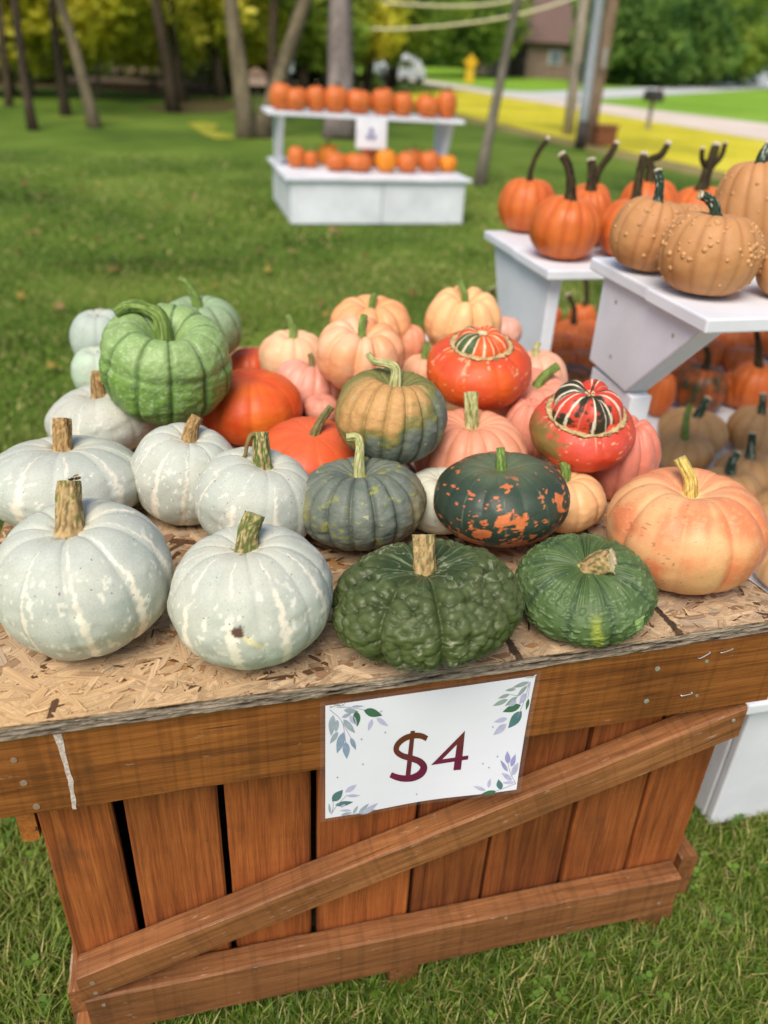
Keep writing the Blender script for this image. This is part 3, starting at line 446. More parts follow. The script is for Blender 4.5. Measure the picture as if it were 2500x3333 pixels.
def squash(key, name, label, cat, mat, colf, stem=None, res=(160, 80), group=None, d=None, **kw):
    d = d or POS['P'][key]; r, h = d['r'], d['h']; tx, ty = d['t']; seed = kw.pop('seed', sum(map(ord, key)) % 90)
    X, F, ctx = rind_geo(r, h, d['dt'], res[0], res[1], seed=seed, **kw); Rm = rotm(tx, ty)
    V = X.reshape(-1, 3) @ Rm.T; zmin = V[:, 2].min(); c = np.array(d['c']); base = c + [0, 0, zmin]; V = V - [0, 0, zmin]
    root = thing(name, label, cat, base, group)
    body = mesh('rind', V, F, M[mat], root, colf(ctx).reshape(-1, 3), smooth=True)
    top = Rm @ np.array([0, 0, profile(res[1], d['dt'])[1][-1] * h]) - [0, 0, zmin]; ax = Rm @ np.array([0, 0, 1.])
    if stem and 's' in d:
        style, r0, r1 = stem[:3]; o = stem[3] if len(stem) > 3 else {}
        fw = o.pop('fwd', 0); s = np.array(d['s']); s = s + np.array([0, 0, o.pop('lift', 0)]) * (np.arange(len(s)) > 0)[:, None]; s = s + np.linspace(0, 1, len(s))[:, None] ** 1.5 * np.array([-.26, -.97, 0]) * fw
        pts = np.vstack([[top - ax * .012], top + s[1:] if len(s) > 2 else top + s[1:]])
        Vs, Fs, cs = stem_geo(pts, r0, r1, style, seed + 3, **o); mesh('stem', Vs, Fs, M['stem'], root, cs, smooth=True)
    return root, dict(ax=ax, top=top, Rm=Rm, zmin=zmin, r=r, h=h, seed=seed, V=V, ctx=ctx)

# ------------------------------------------------------------------ ground, roads
def ground_mat(name, cols, sc1, sc2, rough=.9, bump=.6):
    t = NT(name); v = t.coord('Object'); n1 = t.noise(v, sc1, 4, .6); n2 = t.noise(v, sc2, 3, .65)
    c = t.ramp(n1, [(.3, cols[0]), (.5, cols[1]), (.72, cols[2])])
    c = t.mix(1., c, t.ramp(n2, [(.25, (.8,) * 3), (.75, (1.16,) * 3)]), 'MULTIPLY')
    return t.fin(c, rough, t.bump(n2, bump, .03), .15)
M['lawn'] = ground_mat('lawn_turf', (S(62, 86, 28), S(90, 114, 38), S(122, 140, 56)), .42, 22)
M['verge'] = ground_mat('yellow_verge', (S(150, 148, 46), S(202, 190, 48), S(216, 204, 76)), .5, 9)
M['shoulder'] = ground_mat('dry_shoulder', (S(120, 108, 66), S(140, 128, 80), S(158, 146, 96)), .8, 14)
M['road'] = ground_mat('pale_road', (S(206, 190, 176), S(216, 201, 188), S(224, 210, 198)), .5, 30, .9, .2)
M['drive'] = ground_mat('pale_drive', (S(186, 188, 186), S(198, 200, 198), S(208, 208, 206)), .3, 20, .9, .2)
M['field'] = ground_mat('far_grass', (S(108, 146, 42), S(126, 164, 50), S(140, 176, 62)), .25, 5)
M['earth'] = ground_mat('leaf_litter', (S(70, 56, 38), S(92, 76, 50), S(84, 92, 48)), .7, 12)
def sheet(name, pts, z, mat):
    o = mesh(name, [(x, y, z) for x, y in pts], [np.array([list(range(len(pts)))])], mat); o['kind'] = 'structure'; return o
sheet('lawn', [(-150, -60), (150, -60), (150, 240), (-150, 240)], 0, M['lawn'])
sheet('woodland_floor', [(-30, 24.5), (-6, 22.6), (-2, 24.8), (.6, 23.2), (3, 25.4), (5.2, 27), (6, 44), (-30, 50)], .004, M['earth'])
sheet('leaf_litter_patch', [(-.6, 18.6), (.2, 17.4), (1.2, 18.2), (1.8, 20.5), (1.2, 22.2), (-.2, 21.4), (.1, 19.8)], .006, M['earth'])
sheet('painted_sun_patch', [(.34, 15.4), (.55, 13.6), (.7, 13.0), (1.0, 13.1), (.95, 13.8), (.72, 14.2), (.9, 15.3), (.62, 15.8)], .012, ground_mat('painted_sunlit_grass', (S(120, 130, 44), S(150, 150, 52), S(160, 158, 62)), 1.2, 14))  # sunlit spot on the lawn, its sunlight put into the yellow colour
sheet('roadside_shoulder', [(8.3, 4), (7.0, 10), (6.5, 15), (6.25, 19.2), (5.9, 30), (7.0, 30), (7.0, 19.2), (7.3, 15), (7.9, 10), (9.2, 4)], .004, M['shoulder'])
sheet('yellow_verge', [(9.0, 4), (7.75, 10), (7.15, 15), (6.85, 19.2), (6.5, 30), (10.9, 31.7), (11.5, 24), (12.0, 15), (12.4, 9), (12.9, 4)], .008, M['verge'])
sheet('far_grass', [(13.5, 4), (13.5, 28), (10.5, 36), (8, 60), (120, 120), (120, 4)], .004, M['field'])
sheet('road', [(12.9, -20), (12.3, 9), (12.0, 15), (11.5, 24), (10.96, 31.7), (10.2, 44), (11.6, 44), (12.67, 31.5), (13.8, 26), (15.4, 19.6), (16.6, 12), (17.6, -20)], .012, M['road'])
sheet('driveway', [(12.0, 28.6), (13.4, 27.4), (19.28, 32.62), (36.7, 48.57), (60, 68), (60, 78), (52.9, 70.6), (24.5, 41.8), (13.9, 32.0), (11.4, 33)], .016, M['drive'])

# ------------------------------------------------------------------ trees
def leaf_arrays(blobs, size, pal, seed, flat=.5):
    rg = np.random.default_rng(seed); Pp = []
    for c, rad, n in blobs:
        d = rg.normal(size=(n, 3)); d /= np.linalg.norm(d, axis=1)[:, None]; q = rg.random(n) ** (1 / 2.4)
        Pp.append(np.array(c) + d * q[:, None] * np.array(rad) * (.72 + .5 * vnoise(d * 2.2 + np.array(c), 1., seed))[:, None])
    Pp = np.concatenate(Pp); Pp = Pp[Pp[:, 2] > .05]; n = len(Pp)
    nn = rg.normal(size=(n, 3)) * flat * 1.1 + np.array([-.25, -.45, .75]); nn /= np.linalg.norm(nn, axis=1)[:, None]   # leaves turn their faces to the light
    a = np.cross(nn, rg.normal(size=(n, 3))); a /= np.linalg.norm(a, axis=1)[:, None]; b = np.cross(nn, a)
    s = size * rg.uniform(.6, 1.35, n)[:, None]; cr = np.cross(a, b)
    V = np.stack([Pp - a * s, Pp + b * s * .5 + cr * s * .15, Pp + a * s, Pp - b * s * .5 + cr * s * .15], 1).reshape(-1, 3)
    pal = np.array(pal); w = np.clip(vnoise(Pp, .9, seed + 2) * 1.5 - .25 + rg.normal(size=n) * .18, 0, .999) * (len(pal) - 1); i = w.astype(int); f = (w - i)[:, None]
    col = np.repeat(pal[i] * (1 - f) + pal[np.minimum(i + 1, len(pal) - 1)] * f, 4, 0) * np.repeat(rg.uniform(.8, 1.2, n), 4)[:, None]
    F = np.arange(n * 4).reshape(n, 4); return V, F, col
YEL = [S(160, 172, 58), S(202, 204, 70), S(230, 224, 84), S(246, 236, 112)]
GRN = [S(88, 118, 46), S(118, 148, 58), S(148, 172, 68), S(180, 196, 82)]
DRK = [S(50, 62, 32), S(70, 86, 40), S(92, 108, 48), S(122, 136, 58)]
DGR = [S(70, 104, 50), S(94, 130, 60), S(120, 152, 72), S(148, 176, 86)]
def trunk(root, base, top, r, seed, bend=.05, col=(S(92, 80, 66), S(120, 108, 90)), up=2.4, name='trunk', n=14, nth=14):
    b = np.array(base, float); t = np.array(top, float); L = (t - b) * up; rg = np.random.default_rng(seed); k = np.linspace(0, 1, n)
    P = b + L * k[:, None]; P[:, :2] += (np.sin(k * 5 + seed) * bend * np.linalg.norm(L) * .12)[:, None] * [1, .4] - np.sin(seed) * bend * np.linalg.norm(L) * .12 * np.array([1, .4]); P[:, 2] -= .05 * (k == 0)
    V, F = tube_geo(P - np.array(root.location), r * (1 - .5 * k) * (1 + .35 * np.exp(-k * 22)), nth); V = np.array(V)
    nz = fbm(V * [1, 1, .4], 9, seed, 3); V[:, :2] += ((nz - .5) * r * .25)[:, None] * rg.choice([-1, 1]); F4 = [np.array(F[:-2])] + [np.array([f]) for f in F[-2:]]
    return mesh(name, V, F4, M['bark'], root, mix(col[0], col[1], sm(.3, .7, nz)), smooth=True), P
def tree(name, label, base, top, r, crown, pal, size, seed, group=None, cat='tree', col=(S(92, 80, 66), S(120, 108, 90)), up=2.4, bend=.05, limbs=4):
    root = thing(name, label, cat, base, group); o, P = trunk(root, base, top, r, seed, bend, col, up)
    rg = np.random.default_rng(seed); mb = MB(); ncol = col[0]
    for i in range(limbs):
        k = rg.integers(7, 13); p = P[k]; a = rg.random() * 6.28; e = p + [math.cos(a) * rg.uniform(.5, 1.2), math.sin(a) * rg.uniform(.5, 1.2), rg.uniform(.1, .9)]
        mb.tube(spline([p - np.array(base), (p + e) / 2 + [0, 0, .1] - np.array(base), e - np.array(base)], 7), np.linspace(r * .35, r * .1, 7), 6, ncol)
    if limbs: mb.build('limb', M['bark'], root, smooth=True)
    if crown:
        V, F, c = leaf_arrays(crown, size, pal, seed + 50); mesh('crown', V - np.array(base), F, M['leaf'], root, c)
    return root
TR = POS['TR']
def up_at(k, z):
    b, t = np.array(TR[k][0]), np.array(TR[k][1]); return b + (t - b) * z / t[2]
gT = 'trees at the edge of the woods'
def hang(p, n=900, r=1.3, z=0.): return [((p[0], p[1], p[2] + z), (r, r, r * .8), n)]
PINE = (S(96, 88, 86), S(134, 124, 118)); PALE = (S(82, 74, 58), S(112, 102, 80)); BRN = (S(48, 40, 30), S(70, 60, 46))
tree('pine_tree', 'thick straight grey trunk rising behind the middle of the far pumpkin stand', TR['pine'][0], TR['pine'][1], TR['pine'][2], [((3.2, 15.3, 5.2), (1.8, 1.8, 1.4), 1500)], GRN, .12, 1, gT, col=PINE, up=2.6, bend=.0, limbs=3)
rt = tree('forked_tree', 'pale tree forking low into a V of two leaning trunks left of the far stand', TR['multiL'][0], TR['multiL'][1], TR['multiL'][2] * 1.3, [((1.2, 15.6, 4.6), (1.8, 1.5, 1.2), 1300)], YEL, .11, 2, gT, col=PALE, up=2.4, bend=.03)
trunk(rt, TR['multiR'][0], TR['multiR'][1], TR['multiR'][2] * 1.25, 5, .06, PALE, 2.2)
for k, lab, pal, c, sd in [('t1', 'thin grey trunk leaning left, second from the left edge of the picture', YEL, BRN, 11), ('t2', 'thin dark trunk just right of the leaning trunk near the left picture edge', YEL, BRN, 12), ('t3', 'slanting slender trunk, third of the leaning trunks on the left lawn', YEL, PALE, 13), ('t4', 'dark leaning trunk midway between the slender left trunks and the forked tree', YEL, BRN, 14),
                           ('t5', 'thinner dark trunk close behind and right of the dark leaning trunk', YEL, BRN, 15), ('t6', 'straight dark trunk in the shade left of the forked tree', GRN, BRN, 16), ('t7', 'brown trunk between the fork and the thick grey trunk', GRN, BRN, 17), ('t8', 'thin trunk at the far left picture edge', YEL, BRN, 18), ('t9', 'slim dark trunk right of the thick grey trunk', GRN, BRN, 19), ('t10', 'dark far trunk left of the sagging cables', GRN, BRN, 20), ('t11', 'dark trunk seen through the fork of the pale tree', GRN, BRN, 21), ('t12', 'faint thin trunk deep in the shade at far left', DRK, BRN, 22)]:
    q = up_at(k, 2.6); tree('slender_tree', lab, TR[k][0], TR[k][1], TR[k][2], hang(q + np.array([.2, .5, .0]), 420, 1.0), pal, .10, sd, gT, col=c, up=2.6, bend=.08)
tree('leaning_tree', 'young dark trunk leaning right between the far stand and the utility poles', TR['lean'][0], TR['lean'][1], TR['lean'][2], [((5.1, 11.6, 4.9), (1.2, 1.2, .9), 900)], GRN, .08, 30, gT, col=(S(84, 80, 70), S(112, 106, 92)), up=2.5, bend=.03)
# saplings with yellow-green leaves hanging in front of the dark wood
rg = np.random.default_rng(5)
SAP = [(-4.4, 20.5, 1.75, 1.5, 0, 'yellow-green sapling leaves filling the top left corner'), (-3.0, 21.6, 1.6, 1.5, 0, 'yellow-green leafy sapling above the leftmost trunks'), (-1.5, 21.0, 1.85, 1.5, 0, 'bright sapling foliage over the slanting slender trunk'), (-.3, 22.8, 1.5, 1.3, 0, 'light green sapling left of the dark leaning trunk'), (1.0, 23.8, 1.8, 1.3, 0, 'yellow lit sapling right of the dark leaning trunk'), (2.0, 25.0, 1.6, 1.3, 0, 'yellow sapling glowing left of the forked tree'),
       (3.4, 26.0, 1.7, 1.4, 0, 'yellow leafy sapling seen inside the fork of the pale tree'), (4.6, 26.0, 1.6, 1.3, 1, 'green bush behind the left end of the far stand'), (6.0, 27.0, 2.0, 1.4, 0, 'yellow-green sapling right of the thick grey trunk'), (7.4, 29.5, 2.0, 1.6, 1, 'green bushy sapling right of the slim dark trunk'), (10.2, 42.5, 1.7, 1.7, 1, 'mid green bush below the sagging cables'), (12.4, 45, 1.8, 2.0, 1, 'rounded green bush left of the yellow road sign'), (15.8, 46, 2.0, 2.1, 1, 'dark green bush behind the yellow road sign'), (17.6, 49, 2.4, 2.4, 1, 'green tree left of the brown house')]
for i, (x, y, z, r, k, lab) in enumerate(SAP):
    tree('sapling', lab, (x, y, 0), (x + .1, y, 2), .05, [((x, y, z), (r * 1.15, r * .9, r * .8), 1900), ((x + r * .5, y + .5, z + 1.1), (r, r, r * .7), 600), ((x - r * .6, y - .3, z - .35), (r * .6, r * .5, r * .35), 350)], YEL if k == 0 else GRN, .15 if y < 30 else .19, 60 + i, 'young trees in front of the woods', up=1.5, limbs=3)
for i, (x, y, z, r, lab) in enumerate([(24.0, 44, 2.4, 3.0, 'dense dark green tree right of the utility poles'), (28.4, 47, 2.9, 3.3, 'broad green tree in the middle of the right background'), (33, 50, 3.4, 3.6, 'light green tree above the white house at upper right'), (26.5, 58, 4, 4.2, 'tall green tree behind the dense dark one'), (37.5, 56, 4.2, 3.6, 'green tree at the top right corner'), (31, 51, 1.1, 1.5, 'low olive bush in front of the white house')]):
    tree('broad_tree', lab, (x, y, 0), (x, y, 2), .2, [((x, y, z), (r, r, r * .9), 2600), ((x + .4 * r, y - .4 * r, z * .55), (r * .7, r * .6, r * .5), 1200), ((x - .5 * r, y, z * .5), (r * .6, r * .6, r * .5), 900)], DGR if i != 2 else GRN, .24, 90 + i, 'big trees across the road', up=2, limbs=3)
V, F, c = leaf_arrays([((x, y, z), (3.2, 2.4, 2.4), n_) for x in np.arange(-17, 5, 2.6) for (y, z, n_) in ((29.5, .7, 2200), (31.5, 3.2, 900), (34, 6.5, 300))], .2, [S(62, 78, 36), S(88, 106, 46), S(124, 140, 56), S(176, 180, 66)], 7)
tag(mesh('woods', V, F, M['leaf'], None, c), 'dark mass of woodland behind the lawn', 'woods', None, 'stuff')
V, F, c = leaf_arrays([((x, 74 - .25 * x + (x > 40) * 6, z), (6, 4, 4), 1100) for x in np.arange(4, 80, 5.) for z in (2, 7)], .5, DGR, 8)
tag(mesh('woods', V, F, M['leaf'], None, c), 'far green tree line beyond the road and houses', 'woods', None, 'stuff')
# low dark brush at the foot of the woods, and fallen logs
V, F, c = leaf_arrays([((x, 26.6 + .6 * math.sin(x * 2), .35), (1.3, .9, .55), 500) for x in np.arange(-11, 5, 1.3)], .13, DRK, 9)
tag(mesh('undergrowth', V, F, M['leaf'], None, c), 'dark undergrowth along the edge of the woods', 'undergrowth', None, 'stuff')
for i, (x, y, z, L, a, lab) in enumerate([(-1.2, 25.0, .13, 2.6, .1, 'long grey fallen log lying at the edge of the woods'), (-.4, 25.4, .38, 1.9, -.12, 'shorter fallen log resting on top of the long grey one'), (.6, 25.1, .12, 1.5, .35, 'short fallen log right of the log heap')]):
    r0 = thing('fallen_log', lab, 'log', (x, y, z), 'logs at the edge of the woods', (0, 0, a)); mb = MB(); mb.tube([(-L / 2, 0, 0), (0, .02, .02), (L / 2, 0, -.02)], [.14, .13, .11], 10, S(118, 102, 86)); mb.build('trunk', M['bark'], r0, smooth=True)
    mb = MB(); mb.tube([(L * .2, 0, .08), (L * .3, -.1, .35)], [.05, .025], 7, S(108, 94, 78)); mb.build('branch_stub', M['bark'], r0, smooth=True)

# ------------------------------------------------------------------ far buildings, road furniture
M['brick'] = flat_mat('brown_shingle', S(142, 120, 110), .85, .15, 3); M['roof'] = flat_mat('red_brown_roof', S(112, 90, 82), .85, .18, 4); M['dark'] = flat_mat('dark_opening', S(44, 38, 36), .7, .1); M['wallw'] = flat_mat('white_siding', S(214, 218, 222), .6, .05); M['glass'] = flat_mat('window_glass', S(120, 130, 140), .15, .05, spec=.5)
hs = thing('brown_house', 'small brown house with a big reddish roof and dark doorway beyond the road', 'house', (21.6, 52.5, 0))
mb = MB(); mb.box(-2.2, 2.3, -2.5, 2.5, 0, 2.0); mb.build('wall', M['brick'], hs)
mb = MB(); mb.add([(-2.5, -2.9, 1.85), (2.6, -2.9, 1.85), (2.6, 0, 4.3), (-2.5, 0, 4.3), (2.6, 2.9, 1.85), (-2.5, 2.9, 1.85)], [(0, 1, 2, 3), (3, 2, 4, 5), (0, 3, 5), (1, 4, 2), (0, 5, 4, 1)]); rf = mb.build('roof', M['roof'], hs)
mb = MB(); mb.box(1.3, 1.8, .6, 1.1, 3.4, 4.9); mb.build('chimney', M['brick'], rf)
mb = MB(); mb.box(-1.7, -.7, -2.54, -2.45, .0, 1.7); dr = mb.build('door', M['dark'], hs); mb = MB(); mb.box(-.85, -.8, -2.58, -2.54, .8, .9); mb.build('handle', M['metal'], dr)
mb = MB(); mb.box(.7, 1.5, -2.55, -2.45, .75, 1.5); wn = mb.build('window', M['wallw'], hs); mb = MB(); mb.box(.77, 1.43, -2.57, -2.552, .82, 1.43); mb.build('pane', M['glass'], wn)
hw = thing('white_house', 'white house with a pale blue corner post half hidden by trees at upper right', 'house', (39.2, 60, 0))
mb = MB(); mb.box(-5, 6, -3, 3, 0, 2.8); mb.build('wall', M['wallw'], hw); mb = MB(); mb.add([(-5.4, -3.5, 2.7), (6.4, -3.5, 2.7), (6.4, 0, 4.8), (-5.4, 0, 4.8), (6.4, 3.5, 2.7), (-5.4, 3.5, 2.7)], [(0, 1, 2, 3), (3, 2, 4, 5), (0, 3, 5), (1, 4, 2), (0, 5, 4, 1)]); mb.build('roof', flat_mat('grey_roof', S(110, 112, 118), .8), hw)
for x in (-3.4, -1.4, 2.6):
    mb = MB(); mb.box(x, x + .9, -3.05, -2.95, 1.0, 2.1); wn = mb.build('window', M['wallw'], hw); mb = MB(); mb.box(x + .07, x + .83, -3.07, -3.052, 1.07, 2.03); mb.build('pane', M['glass'], wn)
mb = MB(); mb.box(-.6, .1, -4.2, -3.5, 0, 2.7); mb.build('porch_post', flat_mat('pale_blue_paint', S(176, 196, 206), .6), hw)
def pole(name, label, base, top, r, mat, col, cat='pole', group=None, up=2.6):
    r0 = thing(name, label, cat, base, group); b = np.array(base, float); t = np.array(top, float); P = b + (t - b) * np.linspace(0, up, 8)[:, None] - b; mb = MB(); mb.tube(P, np.linspace(r, r * .85, 8), 14, col); mb.build('shaft', mat, r0, smooth=True); return r0
gp = 'poles beside the road'
p1 = pole('utility_pole', 'smooth light grey pole standing in front of the two wooden poles by the road', (6.72, 12.78, 0), (6.80, 13.05, 2.13), .085, M['attr'], S(158, 164, 170), group=gp); mb = MB(); mb.tube([(0, 0, .0), (0.012, .03, .42)], .089, 14, S(60, 54, 52)); mb.build('base_sleeve', M['attr'], p1, smooth=True)
p2 = pole('utility_pole', 'brown wooden pole just right of the light grey pole', (7.22, 13.5, 0), (7.36, 13.7, 2.18), .115, M['bark'], S(146, 122, 102), group=gp); mb = MB(); mb.box(-.03, .03, -.135, -.108, 1.2, 1.5, S(170, 170, 168)); mb.build('metal_plate', M['attr'], p2)
p3 = pole('utility_pole', 'pale weathered wooden pole left of the light grey pole, standing farther back', (7.62, 15.2, 0), (7.62, 15.3, 2.2), .105, M['bark'], S(170, 158, 144), group=gp); mb = MB(); mb.box(-.03, .03, -.125, -.1, 1.0, 1.25, S(120, 116, 110)); mb.build('metal_plate', M['attr'], p3)
bx = thing('brown_box', 'low brown wooden box beside the foot of the brown pole', 'box', (7.42, 13.35, 0)); mb = MB(); mb.box(-.17, .2, -.12, .12, .02, .3, S(128, 80, 54)); mb.build('body', M['attr'], bx, bevel=.01); mb = MB(); mb.box(-.19, .22, -.14, .14, .3, .34, S(142, 92, 64)); mb.build('lid', M['attr'], bx)
ml = thing('mailbox', 'dark mailbox on a thin grey post on the far side of the road', 'mailbox', (10.33, 16.9, 0)); mb = MB(); mb.box(-.035, .035, -.035, .035, 0, .56, S(140, 134, 124)); mb.build('post', M['attr'], ml)
mb = MB(); a = np.linspace(0, np.pi, 9); pr = [(-.11, 0), (.11, 0)] + [(.11 * math.cos(q), .12 + .1 * math.sin(q)) for q in a]; n = len(pr)
mb.add([(x, y, .56 + z) for y in (-.25, .25) for x, z in pr], [tuple(range(n))[::-1], tuple(range(n, 2 * n))] + [(i, (i + 1) % n, n + (i + 1) % n, n + i) for i in range(n)], S(58, 58, 60)); mb.build('box', M['attr'], ml); mb = MB(); mb.box(.112, .122, -.1, .0, .64, .82, S(150, 60, 44)); mb.build('flag', M['attr'], ml)
ys = thing('road_sign', 'yellow diamond sign on a broad yellow post across the road', 'sign', (13.52, 38.5, 0)); mb = MB(); q = .34; mb.add([(x, y, .84 + z) for y in (-.012, .012) for x, z in ((0, -q), (q, 0), (0, q), (-q, 0))], [(0, 1, 2, 3), (7, 6, 5, 4), (0, 4, 5, 1), (1, 5, 6, 2), (2, 6, 7, 3), (3, 7, 4, 0)], S(226, 174, 40)); mb.build('plate', M['attr'], ys); mb = MB(); mb.box(-.2, .2, .02, .1, 0, .62, S(226, 182, 50)); mb.build('post', M['attr'], ys)
fd = thing('bird_feeder', 'pale bird feeder on a thin pole seen through the fork of the pale tree', 'bird feeder', (2.27, 16.0, 0)); mb = MB(); mb.tube([(0, 0, 0), (0, 0, .86)], .015, 8, S(90, 90, 88)); mb.build('pole', M['attr'], fd); mb = MB(); mb.tube([(0, 0, .86), (0, 0, 1.1)], [.075, .075], 12, S(206, 214, 214)); mb.build('seed_tube', M['attr'], fd, smooth=False); mb = MB(); mb.tube([(0, 0, 1.1), (0, 0, 1.19)], [.11, .02], 12, S(170, 186, 140)); mb.build('roof', M['attr'], fd)
bh = thing('bird_house', 'small pinkish box low in the fork of the pale tree', 'bird house', (1.72, 16.6, 0)); mb = MB(); mb.box(-.02, .02, -.02, .02, 0, .6, S(100, 88, 76)); mb.build('post', M['attr'], bh); mb = MB(); mb.box(-.17, .17, -.1, .1, .6, .78, S(204, 172, 156)); mb.build('box', M['attr'], bh); mb = MB(); mb.add([(x, y, z) for y in (-.13, .13) for x, z in ((-.2, .78), (.2, .78), (0, .9))], [(0, 1, 2), (5, 4, 3), (0, 3, 4, 1), (1, 4, 5, 2), (2, 5, 3, 0)], S(176, 140, 124)); mb.build('roof', M['attr'], bh)
cr = thing('parked_car', 'white car parked far up the road, seen above the far stand', 'car', (9.75, 37.5, 0)); prof = [(-.78, .28), (-.8, .62), (-.7, .78), (-.55, 1.22), (.55, 1.22), (.7, .78), (.8, .62), (.78, .28)]; n = len(prof)
mb = MB(); ys_ = [(-1.8, .62), (-1.7, .9), (-.6, 1.), (1.2, 1.), (1.8, .9)]
V = [(x, y, .28 + (z - .28) * (.62 if (abs(y) > 1.5) else 1)) for y, k in ys_ for x, z in prof]; mb.add(V, [tuple(range(n)), tuple(range(4 * n, 5 * n))[::-1]] + [(j * n + i, j * n + (i + 1) % n, (j + 1) * n + (i + 1) % n, (j + 1) * n + i) for j in range(4) for i in range(n)], S(226, 230, 232)); mb.build('body', M['attr'], cr, bevel=.04)
mb = MB(); mb.add([(-.56, -.72, .82), (.56, -.72, .82), (.5, -.66, 1.16), (-.5, -.66, 1.16)], [(0, 1, 2, 3)], S(60, 70, 78)); mb.build('windscreen', M['attr'], cr)
for x in (-.55, .55):
    mb = MB(); mb.box(x - .14, x + .14, -1.83, -1.79, .45, .56, S(230, 230, 220)); mb.build('headlight', M['attr'], cr)
    for y in (-1.15, 1.15):
        mb = MB(); mb.tube([(x * 1.42 - .1, y, .3), (x * 1.42 + .1, y, .3)], .3, 16, S(34, 34, 36)); wh = mb.build('wheel', M['attr'], cr); mb = MB(); mb.tube([(x * 1.42 - .11, y, .3), (x * 1.42 + .11, y, .3)], .17, 12, S(150, 152, 154)); mb.build('rim', M['attr'], wh)
ws = thing('yard_sign', 'small round white sign on a stake behind the far stand', 'sign', (5.0, 24.2, 0)); mb = MB(); mb.tube([(0, 0, 0), (0, 0, .62)], .015, 6, S(120, 116, 108)); mb.build('stake', M['attr'], ws); mb = MB(); mb.tube([(0, -.02, .72), (0, .02, .72)], .17, 20, S(232, 230, 214)); mb.build('disc', M['attr'], ws)
for pts, lab in [([(4.6, 27.6, 1.85), (6.2, 25.4, 1.74), (8.5, 25, 1.98), (10.3, 25, 2.32), (11.9, 25, 2.8), (14, 25, 3.6)], 'lower of two pale cables sagging across the top of the picture'), ([(4.9, 27.8, 2.5), (7.0, 25.3, 2.38), (8.6, 25, 2.42), (9.9, 25, 2.62), (11.5, 25, 3.1)], 'upper of two pale cables sagging across the top of the picture')]:
    mb = MB(); mb.tube(spline(pts, 24), .034, 8, S(206, 200, 168)); tag(mb.build('cable', M['attr'], None, smooth=True), lab, 'cable', 'overhead cables')

# ------------------------------------------------------------------ white pumpkin stands
def stand(label, x0, x1, y0, y1, mid, parts):
    root = thing('display_stand', label, 'display stand', (x0, y0, 0), 'white two-tier pumpkin stands'); L = np.array([x0, y0, 0])
    def bx(name, a, b, c, d, e, f, bv=.004):
        mb = MB(); mb.box(a - x0, b - x0, c - y0, d - y0, e, f); return mb.build(name, M['white_paint'], root, bevel=bv)
    bx('front_panel', x0, mid - .003, y0, y0 + .02, .012, .362); bx('front_panel', mid + .003, x1, y0, y0 + .02, .012, .362)
    bx('side_panel', x0, x0 + .02, y0 + .022, y1 - .022, .012, .362); bx('side_panel', x1 - .02, x1, y0 + .022, y1 - .022, .012, .362); bx('back_panel', x0, x1, y1 - .02, y1, .012, .362)
    n = 4; w = (y1 - y0 + .07) / n
    for i in range(n): bx('lid_board', x0 - .045 - .004 * (i % 2), x1 + .05, y0 - .035 + i * w + .0025, y0 - .035 + (i + 1) * w - .0025, .3645, .389)
    def panel(name, xa, xb, yz):
        mb = MB(); n = len(yz); mb.add([(x - x0, y - y0, z) for x in (xa, xb) for y, z in yz], [tuple(range(n))[::-1], tuple(range(n, 2 * n))] + [(i, (i + 1) % n, n + (i + 1) % n, n + i) for i in range(n)]); return mb.build(name, M['white_paint'], root, bevel=.004)
    parts(bx, panel, root); return root
def far_shelf_z(x): return .846 - .019 * (x - .97)
def p_far(bx, panel, root):
    for xa in (.945, 2.51): panel('shelf_bracket', xa, xa + .05, [(7.42, .392), (7.42, far_shelf_z(xa) - .034), (6.97, far_shelf_z(xa) - .034), (7.2, .392)])
    for i, (a, b) in enumerate([(6.93, 7.175), (7.18, 7.42)]):
        mb = MB(); xs = (.84, 2.64); mb.add([(x - .964, y - 6.42, far_shelf_z(x) - dz) for dz in (.03, 0) for y in (a, b) for x in xs], [(0, 2, 3, 1), (4, 5, 7, 6), (0, 1, 5, 4), (2, 6, 7, 3), (0, 4, 6, 2), (1, 3, 7, 5)]); mb.build('shelf_board', M['white_paint'], root, bevel=.004)
stand('white stand standing alone far back on the lawn, two rows of orange pumpkins on it', .964, 2.52, 6.42, 7.70, 1.767, p_far)
def p_B(bx, panel, root):
    panel('shelf_bracket', .872, .925, [(.79, .80), (.79, .987), (.42, .987), (.62, .79)]); panel('shelf_bracket', 2.40, 2.45, [(.79, .80), (.79, .987), (.42, .987), (.62, .79)])
    bx('post', .878, .926, .60, .78, .3905, .7885); bx('post', 2.40, 2.45, .60, .78, .3905, .7885)
    bx('shelf_board', .852, 2.52, .385, .586, .990, 1.016); bx('shelf_board', .856, 2.52, .590, .83, .990, 1.016)
    for y, z in ((.5, .95), (.72, .95), (.70, .84), (.66, .72)):
        mb = MB(); mb.tube([(.8725 - .978 if z > .8 else .879 - .978, y - .14, z), (.8712 - .978 if z > .8 else .8768 - .978, y - .14, z)], .0045, 8); mb.build('screw', M['metal'], root)
stand('white stand nearest on the right, warty tan pumpkins on its upper shelf', .978, 2.62, .14, 1.32, 1.80, p_B)
def p_A(bx, panel, root):
    for xa in (.935, 2.42): panel('shelf_bracket', xa, xa + .034, [(1.60, .888), (1.17, .888), (1.18, .391), (1.34, .391)])
    bx('shelf_board', .905, 2.5, 1.125, 1.37, .889, .914); bx('shelf_board', .909, 2.5, 1.375, 1.62, .889, .914)
stand('white stand behind the nearest one, long-stemmed orange pumpkins on its shelf', .978, 2.62, 1.375, 2.2, 1.80, p_A)
